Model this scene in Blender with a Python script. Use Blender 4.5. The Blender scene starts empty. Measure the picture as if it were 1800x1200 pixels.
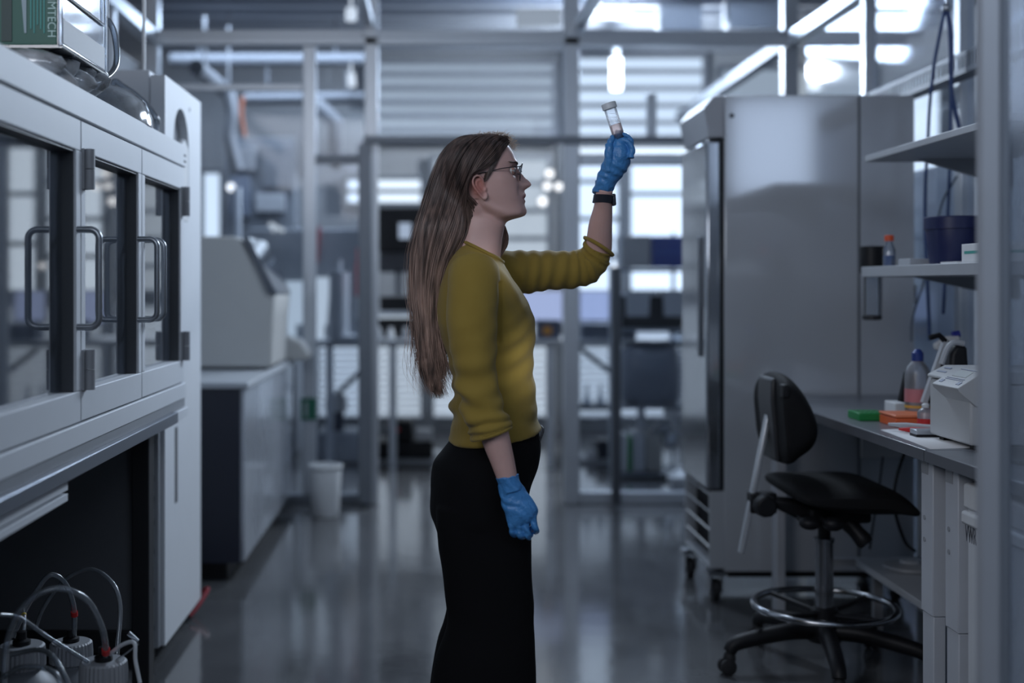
import bpy, bmesh, math, random
from mathutils import Vector, Matrix, noise
random.seed(7)
PI = math.pi
scene = bpy.context.scene
COL = scene.collection

# ------------------------------------------------------------------ camera
F, CX, CY, H = 2150.0, 766.0, 500.0, 1.30      # focal length in px, vanishing point, eye height
cam_data = bpy.data.cameras.new('camera')
cam = bpy.data.objects.new('camera', cam_data)
COL.objects.link(cam)
cam.location = (0, 0, H)
cam.rotation_euler = (PI / 2, 0, 0)
cam_data.sensor_width = 36.0
cam_data.lens = F * 36.0 / 1800.0
cam_data.shift_x = (900 - CX) / 1800.0
cam_data.shift_y = -(600 - CY) / 1800.0
cam_data.clip_start = 0.05
cam_data.dof.use_dof = True
cam_data.dof.focus_distance = 3.28
cam_data.dof.aperture_fstop = 1.15
scene.camera = cam

# ------------------------------------------------------------------ world, exposure, lights
world = bpy.data.worlds.new('world')
scene.world = world
world.use_nodes = True
world.node_tree.nodes['Background'].inputs[0].default_value = (0.55, 0.70, 1.0, 1)
world.node_tree.nodes['Background'].inputs[1].default_value = 0.10
scene.view_settings.view_transform = 'Standard'
scene.view_settings.look = 'None'
scene.view_settings.gamma = 1.0
scene.view_settings.exposure = 0.12
scene.cycles.use_denoising = True
scene.cycles.max_bounces = 10
scene.cycles.transparent_max_bounces = 32
scene.cycles.caustics_reflective = False
scene.cycles.caustics_refractive = False
scene.cycles.sample_clamp_indirect = 4.0


def area(name, loc, target, sx, sy, power, col):
    d = bpy.data.lights.new(name, 'AREA')
    d.shape = 'RECTANGLE'
    d.size, d.size_y = sx, sy
    d.energy = power
    d.color = col
    o = bpy.data.objects.new(name, d)
    COL.objects.link(o)
    o.location = loc
    o.rotation_euler = (Vector(target) - Vector(loc)).to_track_quat('-Z', 'Y').to_euler()
    return o


COOL = (0.70, 0.83, 1.0)
area('ceiling_light_aisle', (-1.5, 0.3, 2.65), (0.1, 3.4, 1.1), 1.6, 1.2, 33, (0.88, 0.91, 1.0))
area('ceiling_light_entry', (0.3, -1.2, 3.25), (0.2, 6.0, 1.1), 3.0, 1.0, 34, (0.72, 0.84, 1.0))  # unseen fill light added above the camera to lift surfaces facing it
area('ceiling_light_hall', (1.5, 8.6, 3.15), (0.3, 5.0, 0.8), 1.6, 0.5, 75, COOL)
area('ceiling_light_hall_left', (-1.2, 8.8, 3.2), (-1.2, 8.8, 0), 1.8, 0.6, 42, COOL)
area('ceiling_light_cabinets', (0.9, 5.4, 2.68), (-0.9, 3.9, 1.8), 0.9, 0.25, 40, COOL)


def spot(name, loc, target, power, deg, blend, col, r=0.05):
    d = bpy.data.lights.new(name, 'SPOT')
    d.energy = power
    d.color = col
    d.spot_size = math.radians(deg)
    d.spot_blend = blend
    d.shadow_soft_size = r
    o = bpy.data.objects.new(name, d)
    COL.objects.link(o)
    o.location = loc
    o.rotation_euler = (Vector(target) - Vector(loc)).to_track_quat('-Z', 'Y').to_euler()
    return o


spot('task_light_low', (1.5, 0.5, 2.2), (0.235, 3.22, 1.085), 230, 3.6, 1.0, (0.93, 0.96, 1.0))  # added spot, makes the bright patch on the front of the sweater
spot('task_light_high', (1.5, 0.5, 2.2), (0.16, 3.22, 1.335), 130, 3.0, 1.0, (0.95, 0.96, 1.0))  # second added spot, brightens collar and shoulder

# ------------------------------------------------------------------ helpers


def P(px, py, d):
    return Vector(((px - CX) * d / F, d, H - (py - CY) * d / F))


def XX(px, d):
    return (px - CX) * d / F


def ZZ(py, d):
    return H - (py - CY) * d / F


MATS = {}


def mat(name, col, rough=0.5, metal=0.0, bump=None, var=0.06, vscale=12.0, spec=0.5, coat=0.0, emit=None, estr=0.0,
        rvar=0.0, sheen=0.0, sss=0.0):
    if name in MATS:
        return MATS[name]
    m = bpy.data.materials.new(name)
    m.use_nodes = True
    nt = m.node_tree
    b = nt.nodes['Principled BSDF']
    b.inputs['Roughness'].default_value = rough
    b.inputs['Metallic'].default_value = metal
    b.inputs['Specular IOR Level'].default_value = spec
    b.inputs['Coat Weight'].default_value = coat
    b.inputs['Sheen Weight'].default_value = sheen
    if sss:
        b.inputs['Subsurface Weight'].default_value = sss
        b.inputs['Subsurface Radius'].default_value = (0.012, 0.005, 0.003)
        b.inputs['Subsurface Scale'].default_value = 0.4
    tc = nt.nodes.new('ShaderNodeTexCoord')
    n = nt.nodes.new('ShaderNodeTexNoise')
    n.inputs['Scale'].default_value = vscale
    n.inputs['Detail'].default_value = 4
    nt.links.new(tc.outputs['Object'], n.inputs['Vector'])
    mx = nt.nodes.new('ShaderNodeMix')
    mx.data_type = 'RGBA'
    mx.inputs[6].default_value = tuple(c * (1 - var) for c in col) + (1,)
    mx.inputs[7].default_value = tuple(min(1, c * (1 + var)) for c in col) + (1,)
    nt.links.new(n.outputs['Fac'], mx.inputs[0])
    nt.links.new(mx.outputs[2], b.inputs['Base Color'])
    if rvar:
        mr = nt.nodes.new('ShaderNodeMapRange')
        mr.inputs[3].default_value = max(0, rough - rvar)
        mr.inputs[4].default_value = rough + rvar
        nt.links.new(n.outputs['Fac'], mr.inputs[0])
        nt.links.new(mr.outputs[0], b.inputs['Roughness'])
    if bump:
        n2 = nt.nodes.new('ShaderNodeTexNoise')
        n2.inputs['Scale'].default_value = bump[0]
        n2.inputs['Detail'].default_value = 5
        nt.links.new(tc.outputs['Object'], n2.inputs['Vector'])
        bp = nt.nodes.new('ShaderNodeBump')
        bp.inputs['Strength'].default_value = bump[1]
        bp.inputs['Distance'].default_value = 0.01
        nt.links.new(n2.outputs['Fac'], bp.inputs['Height'])
        nt.links.new(bp.outputs[0], b.inputs['Normal'])
    if emit:
        b.inputs['Emission Color'].default_value = tuple(emit) + (1,)
        b.inputs['Emission Strength'].default_value = estr
    MATS[name] = m
    return m


def glass(name, tint=(0.93, 0.96, 1.0), refl=1.0, rough=0.02, haze=0.0, hcol=(0.6, 0.68, 0.8), through=False):
    if name in MATS:
        return MATS[name]
    m = bpy.data.materials.new(name)
    m.use_nodes = True
    nt = m.node_tree
    nt.nodes.clear()
    out = nt.nodes.new('ShaderNodeOutputMaterial')
    tr = nt.nodes.new('ShaderNodeBsdfTransparent')
    tr.inputs[0].default_value = tuple(tint) + (1,)
    gl = nt.nodes.new('ShaderNodeBsdfGlossy')
    gl.inputs['Roughness'].default_value = rough
    fr = nt.nodes.new('ShaderNodeFresnel')
    fr.inputs[0].default_value = 1.5
    ml = nt.nodes.new('ShaderNodeMath')
    ml.operation = 'MULTIPLY'
    ml.use_clamp = True
    ml.inputs[1].default_value = refl
    nt.links.new(fr.outputs[0], ml.inputs[0])
    base = tr
    if haze:
        df = nt.nodes.new('ShaderNodeBsdfTranslucent' if through else 'ShaderNodeBsdfDiffuse')
        df.inputs[0].default_value = tuple(hcol) + (1,)
        tc = nt.nodes.new('ShaderNodeTexCoord')
        mp = nt.nodes.new('ShaderNodeMapping')
        mp.inputs['Scale'].default_value = (6, 6, 1.6)
        ns = nt.nodes.new('ShaderNodeTexNoise')
        ns.inputs['Scale'].default_value = 3
        ns.inputs['Detail'].default_value = 6
        nt.links.new(tc.outputs['Object'], mp.inputs[0])
        nt.links.new(mp.outputs[0], ns.inputs['Vector'])
        mm = nt.nodes.new('ShaderNodeMath')
        mm.operation = 'MULTIPLY'
        mm.inputs[1].default_value = haze * 2
        nt.links.new(ns.outputs['Fac'], mm.inputs[0])
        ms = nt.nodes.new('ShaderNodeMixShader')
        nt.links.new(mm.outputs[0], ms.inputs[0])
        nt.links.new(tr.outputs[0], ms.inputs[1])
        nt.links.new(df.outputs[0], ms.inputs[2])
        base = ms
    mix = nt.nodes.new('ShaderNodeMixShader')
    nt.links.new(ml.outputs[0], mix.inputs[0])
    nt.links.new(base.outputs[0], mix.inputs[1])
    nt.links.new(gl.outputs[0], mix.inputs[2])
    nt.links.new(mix.outputs[0], out.inputs[0])
    MATS[name] = m
    return m


def emitter(name, col, strength):
    return mat(name, (0.02, 0.02, 0.02), 0.4, emit=col, estr=strength)


class MB:
    """collects shapes into one mesh"""

    def __init__(s):
        s.bm = bmesh.new()

    def box(s, x0, x1, y0, y1, z0, z1):
        x0, x1 = min(x0, x1), max(x0, x1)
        y0, y1 = min(y0, y1), max(y0, y1)
        z0, z1 = min(z0, z1), max(z0, z1)
        v = [s.bm.verts.new(p) for p in ((x0, y0, z0), (x1, y0, z0), (x1, y1, z0), (x0, y1, z0),
                                         (x0, y0, z1), (x1, y0, z1), (x1, y1, z1), (x0, y1, z1))]
        for f in ((3, 2, 1, 0), (4, 5, 6, 7), (0, 1, 5, 4), (1, 2, 6, 5), (2, 3, 7, 6), (3, 0, 4, 7)):
            s.bm.faces.new([v[i] for i in f])
        return s

    def obox(s, c, hx, hy, hz, rot):
        """box of half sizes turned by the euler rot"""
        R = Matrix.Rotation(0, 3, 'X') if rot is None else rot
        v = []
        for z in (-hz, hz):
            for x, y in ((-hx, -hy), (hx, -hy), (hx, hy), (-hx, hy)):
                v.append(s.bm.verts.new(Vector(c) + R @ Vector((x, y, z))))
        for f in ((3, 2, 1, 0), (4, 5, 6, 7), (0, 1, 5, 4), (1, 2, 6, 5), (2, 3, 7, 6), (3, 0, 4, 7)):
            s.bm.faces.new([v[i] for i in f])
        return s

    def rings(s, rings, cap=True, closed=False):
        vs = [[s.bm.verts.new(p) for p in r] for r in rings]
        n = len(vs[0])
        pairs = list(zip(vs[:-1], vs[1:]))
        if closed:
            pairs.append((vs[-1], vs[0]))
        for a, b in pairs:
            for i in range(n):
                j = (i + 1) % n
                s.bm.faces.new((a[i], a[j], b[j], b[i]))
        if cap and not closed:
            s.bm.faces.new(list(reversed(vs[0])))
            s.bm.faces.new(vs[-1])
        return s

    def tube(s, pts, r, n=10, cap=True, closed=False, flat=None):
        pts = [Vector(p) for p in pts]
        m = len(pts)
        rs = r if isinstance(r, (list, tuple)) else [r] * m
        rings = []
        prev = None
        for i, p in enumerate(pts):
            if closed:
                t = pts[(i + 1) % m] - pts[i - 1]
            else:
                t = pts[min(i + 1, m - 1)] - pts[max(i - 1, 0)]
            t.normalize()
            if prev is None:
                u = t.orthogonal().normalized()
                if abs(t.z) < 0.9:
                    u = Vector((0, 0, 1)) - t * t.z
                    u.normalize()
            else:
                u = prev - t * prev.dot(t)
                u.normalize()
            prev = u
            w = t.cross(u)
            k = 1.0 if flat is None else flat
            rings.append([p + (u * math.cos(a) + w * math.sin(a) * k) * rs[i] for a in [2 * PI * q / n for q in range(n)]])
        return s.rings(rings, cap, closed)

    def cyl(s, p0, p1, r, n=20, r1=None):
        return s.tube([p0, p1], [r, r if r1 is None else r1], n)

    def lathe(s, prof, c=(0, 0, 0), axis=(0, 0, 1), n=24):
        c, ax = Vector(c), Vector(axis).normalized()
        u = ax.orthogonal().normalized()
        w = ax.cross(u)
        rings = [[c + ax * z + (u * math.cos(a) + w * math.sin(a)) * max(r, 1e-4) for a in [2 * PI * q / n for q in range(n)]]
                 for r, z in prof]
        return s.rings(rings, True)

    def prism(s, outline, plane, lo, hi):
        def pt(a, b, t):
            return {'XZ': (a, t, b), 'YZ': (t, a, b), 'XY': (a, b, t)}[plane]
        return s.rings([[pt(a, b, lo) for a, b in outline], [pt(a, b, hi) for a, b in outline]], True)

    def quad(s, a, b, c, d):
        s.bm.faces.new([s.bm.verts.new(p) for p in (a, b, c, d)])
        return s

    def ball(s, c, rx, ry=None, rz=None, n=16, rot=None):
        ry, rz = ry or rx, rz or rx
        rings = []
        for i in range(n // 2 + 1):
            th = PI * (i + 0.02) / (n // 2 + 0.04)
            ring = []
            for q in range(n):
                v = Vector((rx * math.sin(th) * math.cos(2 * PI * q / n), ry * math.sin(th) * math.sin(2 * PI * q / n), rz * math.cos(th)))
                if rot:
                    v = rot @ v
                ring.append(Vector(c) + v)
            rings.append(ring)
        return s.rings(rings, True)


def rootloc(o):
    while o.parent:
        o = o.parent
    return o.location.copy()


def build(mb, name, m, parent=None, bevel=0.0, smooth=40, seg=2, origin=None):
    bm = mb.bm
    bmesh.ops.recalc_face_normals(bm, faces=bm.faces[:])
    if parent is not None:
        off = rootloc(parent)
    elif origin is not None:
        off = Vector(origin)
    else:
        cs = [v.co for v in bm.verts]
        off = Vector(((min(c.x for c in cs) + max(c.x for c in cs)) / 2, (min(c.y for c in cs) + max(c.y for c in cs)) / 2,
                      min(c.z for c in cs)))
    bmesh.ops.translate(bm, verts=bm.verts[:], vec=-off)
    me = bpy.data.meshes.new(name)
    bm.to_mesh(me)
    bm.free()
    if smooth:
        me.shade_smooth()
        me.set_sharp_from_angle(angle=math.radians(smooth))
    me.materials.append(m)
    o = bpy.data.objects.new(name, me)
    COL.objects.link(o)
    if parent is not None:
        o.parent = parent
    else:
        o.location = off
    if bevel:
        b = o.modifiers.new('bevel', 'BEVEL')
        b.width = bevel
        b.segments = seg
        b.limit_method = 'ANGLE'
        b.angle_limit = math.radians(50)
    return o


def tag(o, label, cat, group=None):
    o['label'] = label
    o['category'] = cat
    if group:
        o['group'] = group
    return o


def thing(name, label, cat, loc, group=None):
    o = bpy.data.objects.new(name, None)
    COL.objects.link(o)
    o.empty_display_size = 0.05
    o.location = loc
    return tag(o, label, cat, group)


def struct(mb, name, m, parent=None, bevel=0.0, **k):
    o = build(mb, name, m, parent, bevel, **k)
    if parent is None:
        o['kind'] = 'structure'
    return o


def dup(root, loc, label, rotz=0.0):
    r = root.copy()
    COL.objects.link(r)
    r.location = loc
    r.rotation_euler = (0, 0, rotz)
    r['label'] = label
    for ch in list(root.children):
        c = ch.copy()
        COL.objects.link(c)
        c.parent = r
        for g in list(ch.children):
            d = g.copy()
            COL.objects.link(d)
            d.parent = c
    return r


def box(*a):
    return MB().box(*a)


def writing(name, body, size, m, loc, rot, parent, ext=0.0004, align='CENTER', squash=1.0):
    cu = bpy.data.curves.new(name, 'FONT')
    cu.body = body
    cu.size = size
    cu.extrude = ext
    cu.align_x = align
    cu.align_y = 'CENTER'
    t = bpy.data.objects.new(name, cu)
    COL.objects.link(t)
    dg = bpy.context.evaluated_depsgraph_get()
    me = bpy.data.meshes.new_from_object(t.evaluated_get(dg))
    bpy.data.objects.remove(t)
    me.transform(Matrix.Diagonal((squash, 1, 1, 1)))
    me.materials.clear()
    me.materials.append(m)
    me.transform(Matrix.Translation(Vector(loc) - rootloc(parent)) @ rot.to_4x4())
    o = bpy.data.objects.new(name, me)
    COL.objects.link(o)
    o.parent = parent
    return o


def interp(tab, x):
    if x <= tab[0][0]:
        return tab[0][1]
    for (x0, y0), (x1, y1) in zip(tab[:-1], tab[1:]):
        if x <= x1:
            t = (x - x0) / (x1 - x0)
            return y0 + (y1 - y0) * t
    return tab[-1][1]


def spline(pts, n):
    """Catmull-Rom through pts, n samples"""
    pts = [Vector(p) for p in pts]
    m = len(pts)
    out = []
    for i in range(n):
        t = i / (n - 1) * (m - 1)
        k = min(int(t), m - 2)
        f = t - k
        p0, p1, p2, p3 = pts[max(k - 1, 0)], pts[k], pts[k + 1], pts[min(k + 2, m - 1)]
        out.append(0.5 * ((2 * p1) + (p2 - p0) * f + (2 * p0 - 5 * p1 + 4 * p2 - p3) * f * f + (3 * p1 - p0 - 3 * p2 + p3) * f ** 3))
    return out


def R3(ax, deg):
    return Matrix.Rotation(math.radians(deg), 3, ax)


# ------------------------------------------------------------------ materials
ALU = mat('aluminium', (0.55, 0.58, 0.62), 0.38, 0.75, var=0.04, vscale=30)
ALU_D = mat('dark_aluminium', (0.20, 0.22, 0.25), 0.45, 0.6)
STEEL = mat('stainless_steel', (0.52, 0.54, 0.57), 0.24, 1.0, rvar=0.06, vscale=25)
CHROME = mat('chrome', (0.7, 0.72, 0.75), 0.12, 1.0)
POWDER = mat('white_powder_coat', (0.70, 0.72, 0.75), 0.5, 0.0, var=0.02, spec=0.3)
WHITE = mat('white_plastic', (0.66, 0.67, 0.68), 0.42, var=0.03)
BEIGE = mat('beige_plastic', (0.50, 0.50, 0.49), 0.5, var=0.03)
GREYP = mat('grey_plastic', (0.30, 0.31, 0.33), 0.5)
GREYL = mat('light_grey_plastic', (0.42, 0.44, 0.47), 0.45)
BLACK = mat('black_plastic', (0.008, 0.008, 0.010), 0.5, spec=0.3)
BLACKM = mat('black_metal', (0.008, 0.008, 0.010), 0.5)
RUBBER = mat('rubber', (0.015, 0.015, 0.017), 0.7)
DGREY = mat('dark_grey_panel', (0.12, 0.125, 0.135), 0.6)
NAVY = mat('navy_laminate', (0.022, 0.026, 0.045), 0.4)
BLUE = mat('blue_plastic', (0.02, 0.045, 0.23), 0.4)
GREEN = mat('green_card', (0.006, 0.085, 0.062), 0.5)
GREENP = mat('green_plastic', (0.01, 0.24, 0.06), 0.45)
ORANGE = mat('orange_plastic', (0.75, 0.13, 0.035), 0.45)
RED = mat('red_plastic', (0.55, 0.02, 0.02), 0.4)
PAPER = mat('white_paper', (0.78, 0.79, 0.80), 0.7, var=0.02)
TEAL = mat('teal_print', (0.05, 0.35, 0.30), 0.5)
GLASS = glass('window_glass', refl=0.35)
CABGLASS = glass('cabinet_glass', tint=(0.85, 0.90, 0.97), refl=1.9, rough=0.03, haze=0.11, hcol=(0.55, 0.66, 0.85))
CLEAR = glass('clear_plastic', tint=(0.86, 0.90, 0.95), refl=2.2, rough=0.08, haze=0.10, hcol=(0.8, 0.85, 0.92))
TUBING = glass('clear_tubing', tint=(0.72, 0.77, 0.83), refl=2.0, rough=0.15, haze=0.13, hcol=(0.75, 0.8, 0.85))
FILM = glass('plastic_film', tint=(0.8, 0.85, 0.9), refl=2.5, rough=0.12, haze=0.30, hcol=(0.85, 0.88, 0.92))
FROST = glass('frosted_plastic', tint=(0.75, 0.8, 0.86), refl=1.2, rough=0.3, haze=0.35, hcol=(0.62, 0.66, 0.72))

# ------------------------------------------------------------------ room shell
fl = bpy.data.materials.new('polished_concrete')
fl.use_nodes = True
nt = fl.node_tree
b = nt.nodes['Principled BSDF']
tc = nt.nodes.new('ShaderNodeTexCoord')
n1 = nt.nodes.new('ShaderNodeTexNoise')
n1.inputs['Scale'].default_value = 1.7
n1.inputs['Detail'].default_value = 8
n1.inputs['Roughness'].default_value = 0.65
nt.links.new(tc.outputs['Object'], n1.inputs['Vector'])
cr = nt.nodes.new('ShaderNodeValToRGB')
cr.color_ramp.elements[0].color = (0.060, 0.062, 0.066, 1)
cr.color_ramp.elements[0].position = 0.3
cr.color_ramp.elements[1].color = (0.115, 0.118, 0.124, 1)
cr.color_ramp.elements[1].position = 0.75
nt.links.new(n1.outputs['Fac'], cr.inputs[0])
nt.links.new(cr.outputs[0], b.inputs['Base Color'])
mr = nt.nodes.new('ShaderNodeMapRange')
mr.inputs[3].default_value = 0.06
mr.inputs[4].default_value = 0.17
nt.links.new(n1.outputs['Fac'], mr.inputs[0])
nt.links.new(mr.outputs[0], b.inputs['Roughness'])
n2 = nt.nodes.new('ShaderNodeTexNoise')
n2.inputs['Scale'].default_value = 9
n2.inputs['Detail'].default_value = 3
nt.links.new(tc.outputs['Object'], n2.inputs['Vector'])
bp = nt.nodes.new('ShaderNodeBump')
bp.inputs['Strength'].default_value = 0.03
bp.inputs['Distance'].default_value = 0.02
nt.links.new(n2.outputs['Fac'], bp.inputs['Height'])
nt.links.new(bp.outputs[0], b.inputs['Normal'])
b.inputs['Specular IOR Level'].default_value = 0.9
FLOORM = fl
WALLM = mat('wall_paint', (0.40, 0.42, 0.45), 0.7, var=0.04, vscale=3)
CEILM = mat('ceiling_paint', (0.52, 0.55, 0.60), 0.8, var=0.05, vscale=3)
RIBM = mat('ceiling_rib_paint', (0.34, 0.36, 0.40), 0.6)

struct(box(-4.0, 4.0, -2.6, 10.9, -0.1, 0.0), 'floor', FLOORM)
struct(box(-4.0, 4.0, -2.6, 10.9, 3.42, 3.52), 'ceiling', CEILM)
struct(box(-4.1, -3.9, -2.6, 10.9, 0, 3.42), 'wall_left', WALLM)
struct(box(3.9, 4.1, -2.6, 10.9, 0, 3.42), 'wall_right', WALLM)
# wall behind the camera, with an opening for the added glowing panel
wf = MB()
wf.box(-3.9, 3.02, -2.6, -2.45, 0, 3.42).box(3.86, 3.9, -2.6, -2.45, 0, 3.42)
wf.box(3.02, 3.86, -2.6, -2.45, 0, 2.2).box(3.02, 3.86, -2.6, -2.45, 3.2, 3.42)
struct(wf, 'wall_front', WALLM)
struct(box(3.02, 3.86, -2.56, -2.54, 2.2, 3.2), 'window_11', emitter('daylight_front', (0.62, 0.76, 1.0), 4.5))  # glowing panel added for the bright patch on the refrigerator and frontal fill
# far wall: piers, sill and head band around its windows
YB = 10.6
wb = MB()
wb.box(-3.9, 3.9, YB + 0.12, YB + 0.2, 0, 3.42)
struct(wb, 'wall_back', WALLM)
# transverse ceiling ribs and ducts
k = 0
for i in range(9):
    y = 7.75 + i * 0.34
    k += 1
    struct(box(-3.9, 3.9, y, y + 0.10, 3.30, 3.42), 'trim_%d' % k, RIBM, bevel=0.01)

# far windows: x range, z range, brightness
SLAT = mat('blind_slat', (0.62, 0.65, 0.70), 0.5)


def far_window(i, x0, x1, z0, z1, strength, col=(0.72, 0.85, 1.0), slats=0, bars=0):
    fr = MB()
    w = 0.035
    fr.box(x0, x1, YB, YB + 0.08, z1 - w, z1).box(x0, x1, YB, YB + 0.08, z0, z0 + w)
    fr.box(x0, x0 + w, YB, YB + 0.08, z0 + w, z1 - w).box(x1 - w, x1, YB, YB + 0.08, z0 + w, z1 - w)
    for q in range(bars):
        zz = z0 + (z1 - z0) * (q + 1) / (bars + 1)
        fr.box(x0 + w, x1 - w, YB + 0.01, YB + 0.07, zz - 0.02, zz + 0.02)
    f = struct(fr, 'window_%d' % i, mat('window_frame_grey', (0.30, 0.32, 0.36), 0.5) if z0 > 2.5 else ALU_D)
    build(box(x0 + w, x1 - w, YB + 0.05, YB + 0.06, z0 + w, z1 - w), 'pane', emitter('daylight_%d' % i, col, strength), f)
    if slats:
        bl = MB()
        n = int((z1 - z0) / 0.055)
        for q in range(n):
            zz = z0 + 0.05 + q * 0.055
            bl.obox((0.5 * (x0 + x1), YB - 0.03, zz), (x1 - x0) / 2 - 0.03, 0.022, 0.001, R3('X', 28))
        build(bl, 'blind', SLAT, f, smooth=0)


# lower run (behind the benches), middle run and clerestory
far_window(1, -1.05, -0.10, 0.12, 1.12, 0.62, slats=1)
far_window(2, -0.05, 1.02, 0.12, 1.12, 0.72, slats=1)
far_window(3, 1.08, 2.15, 0.12, 1.12, 0.62, slats=1)
far_window(4, -2.05, -1.84, 1.66, 2.30, 1.0)
far_window(5, -0.80, -0.10, 1.98, 2.24, 1.25, bars=1)
far_window(6, -0.05, 1.00, 1.22, 2.42, 0.55, bars=4)
far_window(7, 1.08, 1.62, 1.22, 2.52, 1.3, bars=3)
far_window(8, 1.66, 2.25, 1.22, 2.52, 1.5, bars=2)
far_window(9, -0.60, 1.05, 2.52, 3.25, 0.42, bars=5)
far_window(10, 1.10, 2.35, 2.56, 3.3, 0.95, bars=4)
far_window(12, 2.45, 3.75, 1.3, 3.2, 0.40, bars=5)

# ------------------------------------------------------------------ aluminium and glass enclosure, far partition
YP = 7.26
trim_n = [20]


def trim(mb, m=ALU, bevel=0.006):
    trim_n[0] += 1
    return struct(mb, 'trim_%d' % trim_n[0], m, bevel=bevel)


def xb(px):
    return XX(px, YP)


def zb(py):
    return ZZ(py, YP)


XL, XR = -1.68, 2.10
trim(box(XL, XR, YP - 0.04, YP + 0.04, zb(81), zb(66)))            # header beam, lower flange
trim(box(XL, XR, YP - 0.015, YP + 0.055, zb(66), zb(53)))
for px0, px1, z0 in ((641, 665, 0), (990, 1018, 0)):
    trim(box(xb(px0), xb(px1), YP - 0.04, YP + 0.04, z0, 3.12))
trim(box(XL - 0.04, XL + 0.04, YP - 0.04, YP + 0.04, 0, 3.12))
trim(box(XR - 0.045, XR + 0.045, YP - 0.04, YP + 0.04, 0, 3.12), mat('post_mill_finish', (0.38, 0.41, 0.45), 0.5, 0.4))
trim(box(xb(640), XR, YP - 0.08, YP - 0.01, zb(255), zb(241)), ALU_D)       # sliding door track
trim(box(xb(1018), XR - 0.045, YP - 0.03, YP + 0.03, zb(291), zb(270)))
trim(box(xb(1018), XR - 0.045, YP - 0.03, YP + 0.03, 0.0, zb(863)))
trim(box(XL + 0.04, xb(641), YP - 0.03, YP + 0.03, 0.0, 0.06), ALU_D)
trim(box(xb(533), xb(556), YP - 0.03, YP + 0.03, 0.06, zb(81)))
trim(box(xb(1137), xb(1153), YP - 0.03, YP + 0.03, zb(241), zb(165)))
trim(box(XL + 0.04, xb(533), YP - 0.02, YP + 0.02, zb(160), zb(148)))
trim(box(xb(533), xb(641), YP - 0.02, YP + 0.02, zb(288), zb(272)), ALU_D)

# sliding door: dark stile, glass leaf parked to the right
dl = struct(box(xb(632), xb(655), YP - 0.13, YP - 0.09, 0.02, zb(256)), 'door_1', ALU_D, bevel=0.004)
dr = MB().box(xb(1071), xb(1086), YP - 0.13, YP - 0.09, 0.02, zb(470))
struct(dr, 'door_2', mat('bronze_aluminium', (0.09, 0.10, 0.115), 0.4, 0.5), bevel=0.004)
# panes
pn = [30]


def pane(x0, x1, z0, z1, y=YP):
    pn[0] += 1
    return struct(box(x0, x1, y - 0.003, y + 0.003, z0, z1), 'window_%d' % pn[0], GLASS, smooth=0)


pane(XL + 0.04, xb(533), 0.06, zb(160))
pane(XL + 0.04, xb(533), zb(148), zb(81))
pane(xb(556), xb(641), 0.06, zb(288))
pane(xb(556), xb(641), zb(272), zb(81))
pane(xb(665), xb(990), zb(241), zb(81))
pane(xb(665), xb(990), zb(53), 3.1)
pane(xb(1018), XR - 0.05, zb(863), zb(291))
pane(xb(1018), XR - 0.05, zb(241), zb(81))
pane(xb(1018), XR - 0.05, zb(53), 3.1)
pane(XL + 0.04, xb(641), zb(53), 3.1)

# longitudinal top rails of the enclosure
trim(box(XL - 0.04, XL + 0.04, 1.2, YP - 0.04, 2.72, 2.80))
trim(box(XR - 0.04, XR + 0.04, 1.2, YP - 0.04, 2.70, 2.78))
trim(box(XR - 0.04, XR + 0.04, YP + 0.06, 10.5, 2.70, 2.78), mat('rail_mill_finish', (0.20, 0.22, 0.25), 0.6, 0.2))
trim(box(0.82, 0.88, 3.6, YP - 0.04, 2.80, 2.86))
trim(box(-0.43, -0.37, 3.6, YP - 0.04, 2.82, 2.88))
SIDEG = glass('side_acrylic', refl=0.25, rough=0.06)
for y in (4.86, 5.93):
    trim(box(XR - 0.03, XR + 0.03, y - 0.03, y + 0.03, 0, 2.70), ALU)
    pane_x = struct(box(XR - 0.003, XR + 0.003, y + 0.03, y + 1.0, 0.1, 2.69), 'window_%d' % (40 + int(y)), SIDEG, smooth=0)
for y in (5.1, 6.3):
    trim(box(XL - 0.03, XL + 0.03, y - 0.03, y + 0.03, 0, 2.72), ALU)
struct(box(XR - 0.003, XR + 0.003, 3.2, 4.82, 0.1, 2.69), 'window_50', SIDEG, smooth=0)
# solid panels between posts of the right side: white strip
struct(box(XR + 0.02, XR + 0.03, 4.92, 5.88, 0.1, 1.80), 'wall_panel_right', mat('white_panel', (0.72, 0.75, 0.80), 0.5))
struct(box(-1.80, -1.75, 1.0, 7.2, 0, 2.6), 'wall_panel_left', mat('panel_grey', (0.30, 0.32, 0.35), 0.4), bevel=0.004)
# bright outer windows on the right side
for i, (y0, y1) in enumerate(((9.25, 10.2),)):
    f = MB()
    for (a0, a1, c0, c1) in ((y0, y1, 1.0, 1.05), (y0, y1, 2.95, 3.0), (y0, y0 + .04, 1.05, 2.95), (y1 - .04, y1, 1.05, 2.95)):
        f.box(3.82, 3.9, a0, a1, c0, c1)
    fo = struct(f, 'window_%d' % (60 + i), ALU_D)
    build(box(3.86, 3.87, y0 + .04, y1 - .04, 1.05, 2.95), 'pane', emitter('daylight_side', (0.72, 0.85, 1.0), 1.3), fo)

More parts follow.
